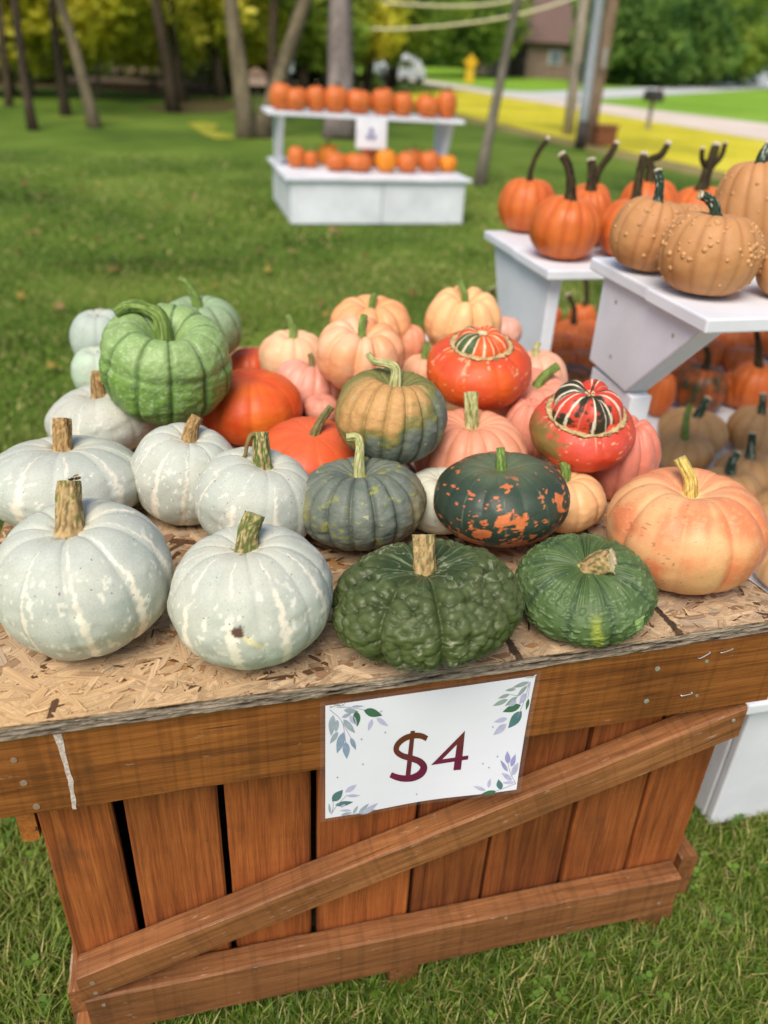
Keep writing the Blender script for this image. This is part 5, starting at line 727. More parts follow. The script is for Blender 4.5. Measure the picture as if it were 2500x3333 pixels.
SIGN = json.loads('''{"S":[[[0.4964,0.3894],[0.4864,0.3775],[0.4755,0.3646],[0.4626,0.3529],[0.4487,0.3448],[0.4345,0.3395],[0.42,0.337],[0.4053,0.3374],[0.39,0.3405],[0.3749,0.3476],[0.3608,0.3598],[0.3476,0.3764],[0.3368,0.3959],[0.3299,0.418],[0.327,0.4433],[0.3289,0.4711],[0.3365,0.4983],[0.3482,0.5211],[0.3618,0.5403],[0.377,0.5576],[0.3941,0.5723],[0.4105,0.5854],[0.4255,0.5991],[0.4404,0.6129],[0.4527,0.6258],[0.4614,0.6387],[0.4685,0.6523],[0.4721,0.6624],[0.4726,0.6674],[0.4712,0.6771],[0.4673,0.6895],[0.4617,0.6996],[0.4532,0.7088],[0.4418,0.7162],[0.4302,0.7202],[0.4172,0.7202],[0.4028,0.7172],[0.3895,0.7127],[0.3778,0.7068],[0.3664,0.699],[0.3557,0.6907],[0.3464,0.6824],[0.3376,0.6731],[0.3281,0.6633],[0.3169,0.7059],[0.326,0.717],[0.3357,0.7287],[0.347,0.7405],[0.3596,0.7519],[0.3735,0.7631],[0.389,0.7726],[0.4058,0.7795],[0.4238,0.7844],[0.4422,0.7856],[0.4594,0.7812],[0.4757,0.7721],[0.49,0.7582],[0.5006,0.7382],[0.5074,0.7127],[0.5096,0.6824],[0.5044,0.649],[0.4936,0.6202],[0.4805,0.5966],[0.4656,0.5767],[0.4491,0.5608],[0.4329,0.5474],[0.4168,0.5343],[0.3999,0.5223],[0.3852,0.5111],[0.3739,0.4992],[0.3642,0.486],[0.3578,0.4745],[0.3553,0.4664],[0.3546,0.4565],[0.3558,0.4442],[0.3595,0.4319],[0.3675,0.4184],[0.3782,0.4055],[0.3891,0.3965],[0.4007,0.3917],[0.4135,0.3898],[0.4259,0.3898],[0.4375,0.3914],[0.4487,0.3951],[0.4586,0.4004],[0.4672,0.4079],[0.4764,0.4184],[0.4866,0.4299]],[[0.4058,0.318],[0.4273,0.3212],[0.4243,0.781],[0.3989,0.7777]]],"four":[[[0.6805,0.3905],[0.6849,0.6208],[0.7156,0.621],[0.7159,0.6565],[0.6852,0.6578],[0.6852,0.7438],[0.6469,0.741],[0.6469,0.6597],[0.5271,0.6609]],[[0.6482,0.5052],[0.5819,0.6228],[0.6475,0.6231]]],"leaves":[[[[[0.0173,0.034],[0.0346,0.0638],[0.0523,0.0928],[0.0678,0.1255],[0.0786,0.1668],[0.0848,0.2169],[0.0889,0.2714],[0.0936,0.3252],[0.0956,0.3253],[0.0911,0.2715],[0.0871,0.2169],[0.0808,0.166],[0.0698,0.1234],[0.054,0.0897],[0.0362,0.0603],[0.019,0.0304]],[150,156,176]],[[[0.0517,0.0244],[0.0695,0.0285],[0.0873,0.0323],[0.1051,0.0373],[0.1229,0.045],[0.1408,0.0553],[0.1588,0.0669],[0.1769,0.0783],[0.1772,0.0747],[0.1592,0.0631],[0.1411,0.0513],[0.1231,0.0407],[0.1051,0.0328],[0.0872,0.0275],[0.0694,0.0235],[0.0516,0.0192]],[150,156,176]],[[[0.0737,0.1451],[0.0803,0.1677],[0.0869,0.1903],[0.0936,0.2129],[0.1003,0.2356],[0.107,0.2583],[0.1138,0.281],[0.1206,0.3037],[0.1224,0.3024],[0.1157,0.2796],[0.109,0.2568],[0.1024,0.234],[0.0958,0.2113],[0.0892,0.1886],[0.0827,0.1659],[0.0762,0.1432]],[150,156,176]],[[[0.0343,0.0811],[0.0219,0.1046],[0.0158,0.131],[0.0141,0.1594],[0.0159,0.1895],[0.02,0.2206],[0.0252,0.2522],[0.0334,0.2268],[0.0406,0.2009],[0.0455,0.1739],[0.0468,0.1453],[0.0437,0.1146]],[158,170,182]],[[[0.0546,0.1237],[0.0466,0.1376],[0.0426,0.1536],[0.0412,0.1711],[0.042,0.1896],[0.0442,0.209],[0.0471,0.2286],[0.0525,0.2134],[0.0573,0.1977],[0.0606,0.1813],[0.0617,0.1638],[0.0601,0.1448]],[158,170,182]],[[[0.0577,0.2256],[0.045,0.2311],[0.0362,0.2421],[0.0299,0.2571],[0.0256,0.2752],[0.0227,0.2952],[0.0204,0.3162],[0.0306,0.3071],[0.0402,0.297],[0.0484,0.2849],[0.0545,0.2697],[0.058,0.2505]],[158,170,182]],[[[0.0813,0.128],[0.0834,0.1597],[0.0898,0.1856],[0.0991,0.2077],[0.1108,0.2268],[0.1241,0.2438],[0.1381,0.26],[0.1329,0.232],[0.1271,0.2049],[0.1198,0.1799],[0.1102,0.158],[0.0978,0.1402]],[158,170,182]],[[[0.0839,0.2359],[0.0673,0.255],[0.0575,0.2797],[0.0523,0.3084],[0.0508,0.3402],[0.0518,0.3741],[0.0539,0.4089],[0.0661,0.3861],[0.0772,0.3624],[0.0858,0.3366],[0.0906,0.3076],[0.0906,0.2746]],[136,154,178]],[[[0.0945,0.3208],[0.0839,0.3436],[0.0801,0.3676],[0.081,0.3925],[0.0857,0.418],[0.0928,0.444],[0.1012,0.4702],[0.1072,0.4466],[0.1122,0.4228],[0.1147,0.3985],[0.1134,0.3735],[0.1073,0.3477]],[136,154,178]],[[[0.1172,0.2899],[0.1147,0.3123],[0.1163,0.3328],[0.1206,0.352],[0.1271,0.3701],[0.135,0.3877],[0.1437,0.4049],[0.1434,0.3838],[0.1424,0.3629],[0.1401,0.3427],[0.1356,0.3236],[0.1284,0.3058]],[136,154,178]],[[[0.0747,0.1113],[0.0843,0.1177],[0.0925,0.1182],[0.0999,0.1146],[0.1066,0.1078],[0.1127,0.0989],[0.1187,0.089],[0.11,0.0866],[0.1015,0.0851],[0.0935,0.0858],[0.0862,0.0896],[0.0798,0.0975]],[158,170,182]],[[[0.0822,0.0538],[0.0932,0.0729],[0.1044,0.0836],[0.1159,0.0883],[0.1274,0.0885],[0.139,0.0855],[0.1507,0.0813],[0.1394,0.0678],[0.1282,0.0557],[0.1169,0.0467],[0.1055,0.0423],[0.094,0.0438]],[158,170,182]],[[[0.1179,0.0321],[0.1281,0.0397],[0.1382,0.0441],[0.1482,0.0464],[0.1582,0.047],[0.1681,0.0464],[0.1781,0.0453],[0.1679,0.0398],[0.1578,0.0349],[0.1478,0.031],[0.1377,0.0289],[0.1278,0.0289]],[158,170,182]],[[[0.1747,0.0788],[0.1866,0.1122],[0.2002,0.1325],[0.2149,0.1438],[0.2306,0.1481],[0.2468,0.1476],[0.2632,0.145],[0.25,0.1203],[0.2365,0.0977],[0.2226,0.0798],[0.2079,0.0691],[0.1921,0.0674]],[66,108,80]],[[[0.1401,0.0754],[0.1295,0.0955],[0.1257,0.1164],[0.1266,0.1381],[0.1314,0.1603],[0.1386,0.1829],[0.147,0.2057],[0.1531,0.1851],[0.1581,0.1643],[0.1605,0.143],[0.1592,0.1213],[0.1531,0.0988]],[66,108,80]],[[[0.1108,0.1063],[0.1091,0.1296],[0.1117,0.1475],[0.1173,0.1617],[0.1253,0.1728],[0.1349,0.182],[0.1452,0.1903],[0.1439,0.1705],[0.142,0.1517],[0.1385,0.1348],[0.1327,0.1209],[0.1239,0.1108]],[186,184,214]],[[[0.2168,0.1622],[0.2074,0.1718],[0.2017,0.1849],[0.1986,0.2004],[0.1975,0.2179],[0.1977,0.2367],[0.1985,0.256],[0.2055,0.2441],[0.2118,0.2317],[0.2168,0.2179],[0.2197,0.2022],[0.2201,0.184]],[186,184,214]],[[[0.2353,0.1583],[0.2411,0.1836],[0.2493,0.2025],[0.2591,0.2169],[0.2702,0.2278],[0.2823,0.2364],[0.2947,0.2441],[0.2871,0.223],[0.2792,0.203],[0.2705,0.1853],[0.2606,0.1712],[0.2491,0.1615]],[186,184,214]],[[[0.2478,0.1138],[0.2516,0.116],[0.2548,0.1159],[0.2576,0.1142],[0.2601,0.1112],[0.2623,0.1074],[0.2644,0.1033],[0.261,0.1027],[0.2577,0.1024],[0.2547,0.1029],[0.2519,0.1047],[0.2496,0.1081]],[186,184,214]],[[[0.1769,0.3218],[0.1708,0.3224],[0.1697,0.3332],[0.1682,0.3216],[0.162,0.3175],[0.1681,0.3169],[0.1692,0.3061],[0.1707,0.3177]],[130,135,165]],[[[0.0655,0.6279],[0.0591,0.6283],[0.0579,0.639],[0.0565,0.6275],[0.0501,0.6233],[0.0564,0.6229],[0.0577,0.6122],[0.0591,0.6237]],[130,135,165]]],[[[[0.9759,0.042],[0.9658,0.0735],[0.9558,0.1062],[0.9448,0.1321],[0.9314,0.144],[0.9156,0.1422],[0.8984,0.134],[0.8813,0.127],[0.8815,0.131],[0.8986,0.1381],[0.916,0.1467],[0.9326,0.1487],[0.9468,0.1364],[0.9582,0.1101],[0.9683,0.0774],[0.9786,0.0461]],[150,156,176]],[[[0.9725,0.0497],[0.9704,0.0913],[0.9684,0.1328],[0.9657,0.1744],[0.9615,0.2166],[0.9558,0.2594],[0.9494,0.3024],[0.943,0.3453],[0.9451,0.3475],[0.9516,0.3047],[0.9582,0.2618],[0.964,0.2191],[0.9683,0.1768],[0.9711,0.135],[0.9732,0.0936],[0.9754,0.0521]],[150,156,176]],[[[0.9766,0.0512],[0.977,0.0703],[0.9773,0.0893],[0.9777,0.1084],[0.978,0.1275],[0.9784,0.1466],[0.9787,0.1657],[0.9791,0.1847],[0.9812,0.186],[0.981,0.167],[0.9808,0.148],[0.9805,0.129],[0.9803,0.11],[0.98,0.091],[0.9798,0.072],[0.9796,0.053]],[150,156,176]],[[[0.9731,0.0429],[0.9558,0.0352],[0.9404,0.0348],[0.9262,0.0395],[0.913,0.0482],[0.9004,0.0594],[0.888,0.0718],[0.9041,0.0746],[0.9199,0.0763],[0.9351,0.0753],[0.9493,0.0704],[0.9621,0.0603]],[150,164,160]],[[[0.9096,0.0873],[0.8989,0.0778],[0.8891,0.0739],[0.88,0.0738],[0.8714,0.0767],[0.8631,0.0816],[0.855,0.0874],[0.865,0.0931],[0.8749,0.0979],[0.8845,0.1008],[0.8936,0.1007],[0.9021,0.0967]],[150,164,160]],[[[0.9628,0.0743],[0.9506,0.0788],[0.9414,0.0891],[0.9343,0.1034],[0.929,0.1208],[0.9247,0.1402],[0.9209,0.1605],[0.9312,0.1522],[0.9409,0.1429],[0.9496,0.1316],[0.9565,0.1171],[0.9612,0.0986]],[150,164,160]],[[[0.8828,0.1263],[0.8705,0.1192],[0.8598,0.1183],[0.8502,0.1217],[0.8413,0.1284],[0.833,0.1372],[0.825,0.1471],[0.8362,0.15],[0.8472,0.152],[0.8577,0.1517],[0.8673,0.1481],[0.8758,0.1403]],[150,164,160]],[[[0.8771,0.1682],[0.8611,0.161],[0.8474,0.1617],[0.8352,0.1679],[0.8243,0.1784],[0.8141,0.1916],[0.8043,0.2061],[0.8188,0.208],[0.8329,0.2087],[0.8463,0.2065],[0.8584,0.2],[0.8689,0.1881]],[150,164,160]],[[[0.9245,0.1569],[0.9097,0.1551],[0.898,0.1609],[0.8885,0.172],[0.8807,0.1873],[0.874,0.2053],[0.8678,0.2245],[0.8807,0.2212],[0.893,0.2168],[0.9041,0.2096],[0.9135,0.1981],[0.9206,0.1814]],[150,164,160]],[[[0.9505,0.2361],[0.9296,0.2198],[0.9122,0.2166],[0.8973,0.2224],[0.8842,0.2352],[0.8723,0.2527],[0.8609,0.2721],[0.8795,0.2797],[0.8976,0.2852],[0.9144,0.286],[0.9293,0.2798],[0.9417,0.2645]],[66,108,80]],[[[0.9614,0.2923],[0.9381,0.2915],[0.9229,0.3042],[0.9132,0.3262],[0.9079,0.3557],[0.9054,0.3899],[0.9041,0.4263],[0.9223,0.4182],[0.9391,0.408],[0.9529,0.3928],[0.9622,0.3702],[0.9659,0.338]],[84,122,124]],[[[0.9864,0.1903],[0.98,0.2027],[0.9771,0.2176],[0.9765,0.2343],[0.9778,0.2524],[0.9803,0.2715],[0.9834,0.291],[0.9875,0.2769],[0.991,0.2624],[0.9933,0.247],[0.9937,0.2302],[0.9918,0.2115]],[66,108,80]],[[[0.9241,0.1926],[0.9131,0.1874],[0.905,0.1892],[0.8989,0.1958],[0.8943,0.2063],[0.8906,0.2192],[0.8874,0.2333],[0.8965,0.2338],[0.9051,0.2332],[0.9127,0.2301],[0.9188,0.2232],[0.9229,0.2114]],[186,184,214]],[[[0.8917,0.3355],[0.8767,0.3237],[0.8638,0.3204],[0.8522,0.323],[0.8417,0.3303],[0.8318,0.3406],[0.8223,0.3522],[0.8359,0.3583],[0.8493,0.3631],[0.8619,0.3648],[0.8735,0.3619],[0.8836,0.353]],[186,184,214]],[[[0.8917,0.3853],[0.8733,0.381],[0.8599,0.3873],[0.8497,0.4009],[0.8422,0.4202],[0.8364,0.4433],[0.8313,0.468],[0.8466,0.4653],[0.861,0.4609],[0.8737,0.4527],[0.8837,0.4386],[0.8902,0.4173]],[186,184,214]],[[[0.967,0.1379],[0.9537,0.1402],[0.9457,0.15],[0.9413,0.165],[0.9399,0.184],[0.9403,0.2058],[0.9416,0.2288],[0.9515,0.2215],[0.9605,0.2131],[0.9675,0.2019],[0.9716,0.1866],[0.972,0.166]],[186,184,214]],[[[0.8305,0.3965],[0.8244,0.3971],[0.8241,0.4085],[0.8217,0.3963],[0.8151,0.3919],[0.8213,0.3913],[0.8215,0.3799],[0.8239,0.3921]],[130,135,165]],[[[0.8783,0.6717],[0.872,0.6721],[0.8718,0.6836],[0.8692,0.6713],[0.8624,0.6667],[0.8687,0.6663],[0.8689,0.6548],[0.8715,0.6671]],[130,135,165]]],[[[[0.9927,0.9409],[0.9821,0.9146],[0.9715,0.8886],[0.9617,0.8622],[0.9534,0.8348],[0.9465,0.8063],[0.9402,0.7771],[0.9339,0.748],[0.9317,0.7481],[0.938,0.7772],[0.9441,0.8065],[0.951,0.8354],[0.9594,0.8634],[0.9693,0.8902],[0.9798,0.9165],[0.9902,0.9428]],[150,156,176]],[[[0.9906,0.939],[0.974,0.9463],[0.9574,0.9536],[0.9411,0.9607],[0.9257,0.9675],[0.9111,0.9739],[0.8968,0.9802],[0.8825,0.9866],[0.8838,0.9906],[0.8982,0.9845],[0.9125,0.9784],[0.9272,0.9722],[0.9427,0.9656],[0.9591,0.9588],[0.9758,0.9517],[0.9924,0.9447]],[150,156,176]],[[[0.9331,0.7513],[0.9412,0.7344],[0.9432,0.7157],[0.941,0.6958],[0.9355,0.6749],[0.9279,0.6534],[0.9195,0.6317],[0.9155,0.6498],[0.9125,0.6682],[0.9116,0.6872],[0.914,0.7071],[0.9205,0.7283]],[158,154,204]],[[[0.9522,0.7823],[0.9634,0.7726],[0.9695,0.7578],[0.972,0.7394],[0.9717,0.7182],[0.9695,0.6953],[0.9666,0.6715],[0.9589,0.6847],[0.952,0.6987],[0.9469,0.7145],[0.9445,0.733],[0.9458,0.7551]],[158,154,204]],[[[0.9373,0.8212],[0.9344,0.7964],[0.9284,0.7745],[0.9202,0.7547],[0.9105,0.7366],[0.8996,0.7194],[0.8883,0.7028],[0.8932,0.7255],[0.8986,0.7477],[0.9051,0.769],[0.9133,0.7886],[0.9237,0.8063]],[158,154,204]],[[[0.9631,0.8638],[0.9772,0.8568],[0.9856,0.8428],[0.9901,0.824],[0.9915,0.8015],[0.9908,0.7766],[0.9893,0.7505],[0.9791,0.7623],[0.9698,0.7752],[0.9625,0.7905],[0.9582,0.8095],[0.9578,0.8332]],[186,184,214]],[[[0.9681,0.9076],[0.9609,0.8814],[0.9517,0.8623],[0.9411,0.848],[0.9295,0.8376],[0.9171,0.8297],[0.9044,0.823],[0.9127,0.8443],[0.9214,0.8645],[0.9309,0.8823],[0.9416,0.8963],[0.9538,0.9054]],[186,184,214]],[[[0.9848,0.9303],[0.9717,0.9179],[0.9597,0.9114],[0.9482,0.9091],[0.9373,0.91],[0.9267,0.9131],[0.9162,0.9171],[0.9286,0.9254],[0.9408,0.9329],[0.9528,0.9382],[0.9642,0.9403],[0.975,0.9383]],[186,184,214]],[[[0.8433,0.9459],[0.8508,0.937],[0.8545,0.925],[0.8554,0.9108],[0.8543,0.8951],[0.8519,0.8782],[0.8488,0.8609],[0.8439,0.872],[0.8396,0.8835],[0.8367,0.896],[0.8358,0.9102],[0.8376,0.9266]],[186,184,214]],[[[0.8321,0.967],[0.821,0.9469],[0.8097,0.9335],[0.7981,0.9247],[0.7864,0.9195],[0.7745,0.9167],[0.7626,0.9149],[0.7737,0.9304],[0.7849,0.9449],[0.7963,0.957],[0.8079,0.9656],[0.8198,0.9696]],[186,184,214]],[[[0.9122,0.978],[0.9206,0.962],[0.9222,0.9458],[0.919,0.9294],[0.9122,0.9129],[0.9031,0.8964],[0.8929,0.8799],[0.8891,0.896],[0.8863,0.9122],[0.886,0.9284],[0.8893,0.9447],[0.8974,0.9612]],[84,122,124]],[[[0.89,0.9862],[0.8731,0.9754],[0.858,0.9722],[0.8443,0.9742],[0.8316,0.9804],[0.8195,0.9892],[0.8077,0.9992],[0.8233,1.0049],[0.8387,1.0095],[0.8535,1.0113],[0.8672,1.009],[0.8796,1.0014]],[66,108,80]],[[[0.8417,0.7625],[0.8353,0.7629],[0.835,0.7743],[0.8325,0.762],[0.8256,0.7574],[0.832,0.757],[0.8323,0.7456],[0.8348,0.7579]],[130,135,165]],[[[0.8064,0.7188],[0.8,0.7192],[0.7997,0.7306],[0.7973,0.7183],[0.7904,0.7138],[0.7968,0.7134],[0.7971,0.7019],[0.7996,0.7142]],[130,135,165]],[[[0.4755,0.9217],[0.4689,0.9219],[0.4682,0.933],[0.4661,0.9211],[0.4593,0.9165],[0.4659,0.9162],[0.4666,0.9052],[0.4686,0.9171]],[130,135,165]]],[[[[0.0288,0.9666],[0.032,0.9499],[0.0354,0.9332],[0.0381,0.9159],[0.0395,0.8976],[0.0395,0.8784],[0.0389,0.8589],[0.0385,0.8396],[0.0363,0.839],[0.0366,0.8584],[0.0371,0.8777],[0.0369,0.8965],[0.0354,0.9142],[0.0326,0.931],[0.0292,0.9475],[0.0258,0.9641]],[150,156,176]],[[[0.0322,0.9577],[0.0389,0.9395],[0.0453,0.9214],[0.0531,0.9022],[0.0639,0.8801],[0.0777,0.8552],[0.0929,0.8289],[0.1077,0.8027],[0.106,0.7998],[0.0911,0.8258],[0.0758,0.852],[0.0618,0.8768],[0.0508,0.8989],[0.0428,0.9183],[0.0363,0.9362],[0.0295,0.9543]],[150,156,176]],[[[0.132,1.0056],[0.1446,1.0057],[0.1572,1.0059],[0.17,1.0054],[0.1834,1.0031],[0.1973,0.9991],[0.2113,0.9943],[0.2253,0.9897],[0.2244,0.9859],[0.2104,0.9903],[0.1963,0.9949],[0.1825,0.9987],[0.1693,1.0007],[0.1565,1.001],[0.144,1.0006],[0.1314,1.0002]],[150,156,176]],[[[0.0339,0.8427],[0.0537,0.8457],[0.0669,0.8378],[0.0757,0.8223],[0.0808,0.8009],[0.0836,0.7755],[0.0854,0.7485],[0.0702,0.753],[0.0559,0.7591],[0.044,0.7692],[0.0355,0.7851],[0.0315,0.8085]],[84,122,124]],[[[0.0481,0.8827],[0.0654,0.8985],[0.0816,0.9047],[0.0969,0.9042],[0.1114,0.8985],[0.1255,0.8892],[0.1394,0.8785],[0.1228,0.8691],[0.1065,0.8614],[0.0907,0.8571],[0.0755,0.858],[0.0612,0.8656]],[84,122,124]],[[[0.0978,0.7761],[0.1127,0.7803],[0.1245,0.7765],[0.1339,0.7671],[0.1416,0.7534],[0.1481,0.7367],[0.1541,0.7187],[0.1414,0.72],[0.1292,0.7225],[0.1182,0.7278],[0.1089,0.7376],[0.1018,0.7528]],[186,184,214]],[[[0.1052,0.8112],[0.1168,0.8238],[0.1283,0.8308],[0.1397,0.834],[0.1511,0.8341],[0.1623,0.8321],[0.1735,0.8293],[0.1619,0.8205],[0.1504,0.8125],[0.1389,0.8065],[0.1275,0.8036],[0.1163,0.8046]],[186,184,214]],[[[0.0237,0.9553],[0.0267,0.9387],[0.0274,0.9218],[0.0263,0.9046],[0.024,0.8873],[0.0208,0.8699],[0.0173,0.8524],[0.0159,0.8692],[0.0149,0.886],[0.0147,0.903],[0.0158,0.9202],[0.0185,0.9376]],[158,170,182]],[[[0.1404,0.9938],[0.1491,0.9875],[0.155,0.9779],[0.1588,0.9659],[0.1611,0.9522],[0.1623,0.9372],[0.1631,0.9218],[0.1563,0.9303],[0.1501,0.9394],[0.1448,0.9497],[0.1411,0.9618],[0.1393,0.9761]],[158,170,182]],[[[0.1673,1.0024],[0.1815,0.9985],[0.1925,0.9889],[0.2013,0.9754],[0.2083,0.9586],[0.2142,0.9399],[0.2195,0.9201],[0.2076,0.9279],[0.1962,0.9366],[0.1858,0.9473],[0.1772,0.9612],[0.1707,0.9789]],[158,170,182]],[[[0.1914,1.0056],[0.2099,1.008],[0.2249,1.002],[0.2375,0.9902],[0.2483,0.9738],[0.2578,0.9544],[0.2667,0.9336],[0.2507,0.937],[0.2352,0.9417],[0.221,0.9493],[0.2085,0.9615],[0.1983,0.9794]],[186,184,214]],[[[0.0772,0.9885],[0.0888,0.9965],[0.0996,0.9989],[0.1097,0.9975],[0.1193,0.9931],[0.1285,0.9867],[0.1375,0.9794],[0.1265,0.9752],[0.1156,0.9718],[0.1051,0.9704],[0.095,0.9721],[0.0857,0.9776]],[158,170,182]],[[[0.1764,1.0097],[0.1915,1.0169],[0.2053,1.0179],[0.2182,1.0146],[0.2303,1.008],[0.2419,0.9992],[0.2533,0.9894],[0.2391,0.9865],[0.2252,0.9845],[0.2117,0.9846],[0.1989,0.9882],[0.187,0.9959]],[158,170,182]],[[[0.131,0.9594],[0.1205,0.9476],[0.1101,0.9407],[0.0997,0.9373],[0.0894,0.9367],[0.0791,0.9378],[0.0688,0.9398],[0.0792,0.9482],[0.0896,0.9559],[0.1,0.9618],[0.1104,0.965],[0.1207,0.9647]],[186,184,214]],[[[0.0747,0.9104],[0.0815,0.9137],[0.0869,0.9129],[0.0913,0.9094],[0.095,0.9037],[0.098,0.8966],[0.1009,0.8888],[0.095,0.8882],[0.0894,0.8883],[0.0843,0.8898],[0.08,0.8935],[0.0766,0.8999]],[186,184,214]],[[[0.1882,0.545],[0.1819,0.5455],[0.1808,0.5563],[0.1793,0.5447],[0.1729,0.5405],[0.1792,0.54],[0.1802,0.5292],[0.1818,0.5408]],[130,135,165]],[[[0.289,0.2966],[0.2829,0.2972],[0.282,0.3082],[0.2803,0.2965],[0.2741,0.2924],[0.2802,0.2918],[0.2811,0.2809],[0.2827,0.2925]],[130,135,165]]]],"staple":[[[0.0197,0.0104],[0.038,-0.0026],[0.0699,0.0059],[0.0817,-0.0088]],[[0.9467,-0.0051],[0.964,-0.0065],[0.9883,-0.0029],[0.9997,-0.0153]]]}''')
from mathutils.geometry import tessellate_polygon
def printed(name, polys, o, parent=None):
    V, F, Cc, k = [], [], [], 0
    for loops, col in polys:
        loops = [np.array(l) for l in loops]
        fl = np.concatenate(loops); tri = tessellate_polygon([[Vector((p[0], p[1], 0)) for p in l] for l in loops]); V.append(sp(fl[:, 0], fl[:, 1], o)); F.append(np.array(tri) + k); k += len(fl); Cc.append(col(fl) if callable(col) else np.tile(col, (len(fl), 1)))
    return mesh(name, np.concatenate(V), np.concatenate(F), M['print'], parent or sg, np.concatenate(Cc))
grad = lambda f: mix(S(98, 52, 32), S(104, 26, 62), np.clip((f[:, 1] - .38) / .3 + (f[:, 0] - .5) * .6, 0, 1))
printed('dollar_mark', [([l], grad) for l in SIGN['S']], .0007, paper); printed('number_four', [(SIGN['four'], grad)], .0007, paper)
for k, lv in enumerate(SIGN['leaves']): tag(printed('printed_sprig', [([l], np.array(S(*c))) for l, c in lv], .0005, paper), kind='stuff')
for a in SIGN['staple']:
    mb = MB(); P = sp(np.array([q[0] for q in a]), np.array([q[1] for q in a]), .0012); mb.tube(spline(P, 10), .00075, 6); mb.build('staple', M['metal'], sg, smooth=True)

# ------------------------------------------------------------------ pumpkins placed
g_w = 'pale grey squashes on the crate top'
HI, MID, LO = (300, 150), (190, 96), (96, 48)
W_ = dict(ribs=10, dep=.025, p=2.2, lump=.055, lscale=1.7)
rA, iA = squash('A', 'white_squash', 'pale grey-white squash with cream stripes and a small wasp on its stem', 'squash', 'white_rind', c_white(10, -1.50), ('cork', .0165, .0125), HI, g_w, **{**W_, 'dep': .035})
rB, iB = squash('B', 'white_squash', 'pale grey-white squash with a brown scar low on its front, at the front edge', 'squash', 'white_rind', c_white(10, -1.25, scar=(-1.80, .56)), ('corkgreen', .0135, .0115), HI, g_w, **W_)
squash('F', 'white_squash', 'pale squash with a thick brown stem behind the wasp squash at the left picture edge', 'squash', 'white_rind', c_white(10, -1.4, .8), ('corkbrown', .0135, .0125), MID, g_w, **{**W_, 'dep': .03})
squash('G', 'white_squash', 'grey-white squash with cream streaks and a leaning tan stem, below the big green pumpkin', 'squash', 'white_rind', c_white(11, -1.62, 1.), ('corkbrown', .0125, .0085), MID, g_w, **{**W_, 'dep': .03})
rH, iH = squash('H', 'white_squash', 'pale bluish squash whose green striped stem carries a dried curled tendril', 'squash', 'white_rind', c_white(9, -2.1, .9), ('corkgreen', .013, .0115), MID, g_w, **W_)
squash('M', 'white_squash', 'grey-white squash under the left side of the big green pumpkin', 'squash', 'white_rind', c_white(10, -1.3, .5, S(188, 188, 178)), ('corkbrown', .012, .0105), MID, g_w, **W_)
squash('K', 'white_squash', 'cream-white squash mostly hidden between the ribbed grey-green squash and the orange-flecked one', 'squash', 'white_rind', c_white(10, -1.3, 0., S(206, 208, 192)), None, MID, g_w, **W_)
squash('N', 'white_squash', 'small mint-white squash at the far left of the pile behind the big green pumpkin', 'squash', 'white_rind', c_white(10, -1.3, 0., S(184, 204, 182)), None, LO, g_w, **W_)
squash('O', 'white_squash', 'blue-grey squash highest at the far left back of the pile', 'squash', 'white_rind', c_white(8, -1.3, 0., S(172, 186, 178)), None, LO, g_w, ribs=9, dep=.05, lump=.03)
squash('C', 'warty_squash', 'dark green squash covered in lumpy warts with a pale corky stem, at the front edge', 'squash', 'dark_rind', c_warty, ('cork', .014, .0135, dict(flare=.25)), (340, 180), None, ribs=8, dep=.07, p=5, lump=.05, lscale=1.8, extra=x_warty, off=-1.62)
squash('D', 'green_squash', 'flattened green squash with fine wrinkles and a thick cut stem pointing right', 'squash', 'green_rind', c_kabocha, ('cork', .0155, .017, dict(fwd=.02, flare=.15)), (340, 170), None, ribs=9, dep=.035, p=4, lump=.03, extra=x_kabocha)
squash('E', 'peach_pumpkin', 'large peach and yellow blotched pumpkin with a yellow stem at the right end', 'pumpkin', 'smooth_rind', c_blotch, ('yellow', .0095, .0085, dict(flare=.6)), HI, None, ribs=9, dep=.045, p=2, lump=.03, lscale=1.5)
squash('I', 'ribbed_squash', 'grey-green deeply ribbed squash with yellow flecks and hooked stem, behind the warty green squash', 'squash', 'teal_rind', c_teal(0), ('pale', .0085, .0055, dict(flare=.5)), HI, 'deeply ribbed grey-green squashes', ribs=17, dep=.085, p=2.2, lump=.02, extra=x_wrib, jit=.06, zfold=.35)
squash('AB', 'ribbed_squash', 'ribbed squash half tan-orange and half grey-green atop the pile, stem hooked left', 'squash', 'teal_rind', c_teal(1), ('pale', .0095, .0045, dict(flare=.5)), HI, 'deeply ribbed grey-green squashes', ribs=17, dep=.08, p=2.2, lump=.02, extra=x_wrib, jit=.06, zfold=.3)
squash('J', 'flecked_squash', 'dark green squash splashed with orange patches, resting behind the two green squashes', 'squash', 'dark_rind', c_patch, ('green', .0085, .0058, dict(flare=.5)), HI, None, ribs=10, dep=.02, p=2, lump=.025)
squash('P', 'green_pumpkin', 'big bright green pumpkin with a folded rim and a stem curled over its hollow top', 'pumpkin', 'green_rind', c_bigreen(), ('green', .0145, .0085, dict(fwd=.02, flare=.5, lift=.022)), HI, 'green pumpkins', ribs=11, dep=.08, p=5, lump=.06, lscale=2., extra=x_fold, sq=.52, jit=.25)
squash('Q', 'green_pumpkin', 'grey-green pumpkin behind the big bright green one, its stem standing up to the left', 'pumpkin', 'green_rind', c_bigreen(S(122, 146, 98), S(150, 172, 134)), ('green', .0105, .0065), MID, 'green pumpkins', ribs=11, dep=.06, p=2.5, lump=.04)
g_o = 'orange pumpkins in the middle of the pile'
ORG = lambda a, b, top=None: c_plain(S(*a), S(*b), 1.6, .7, top)
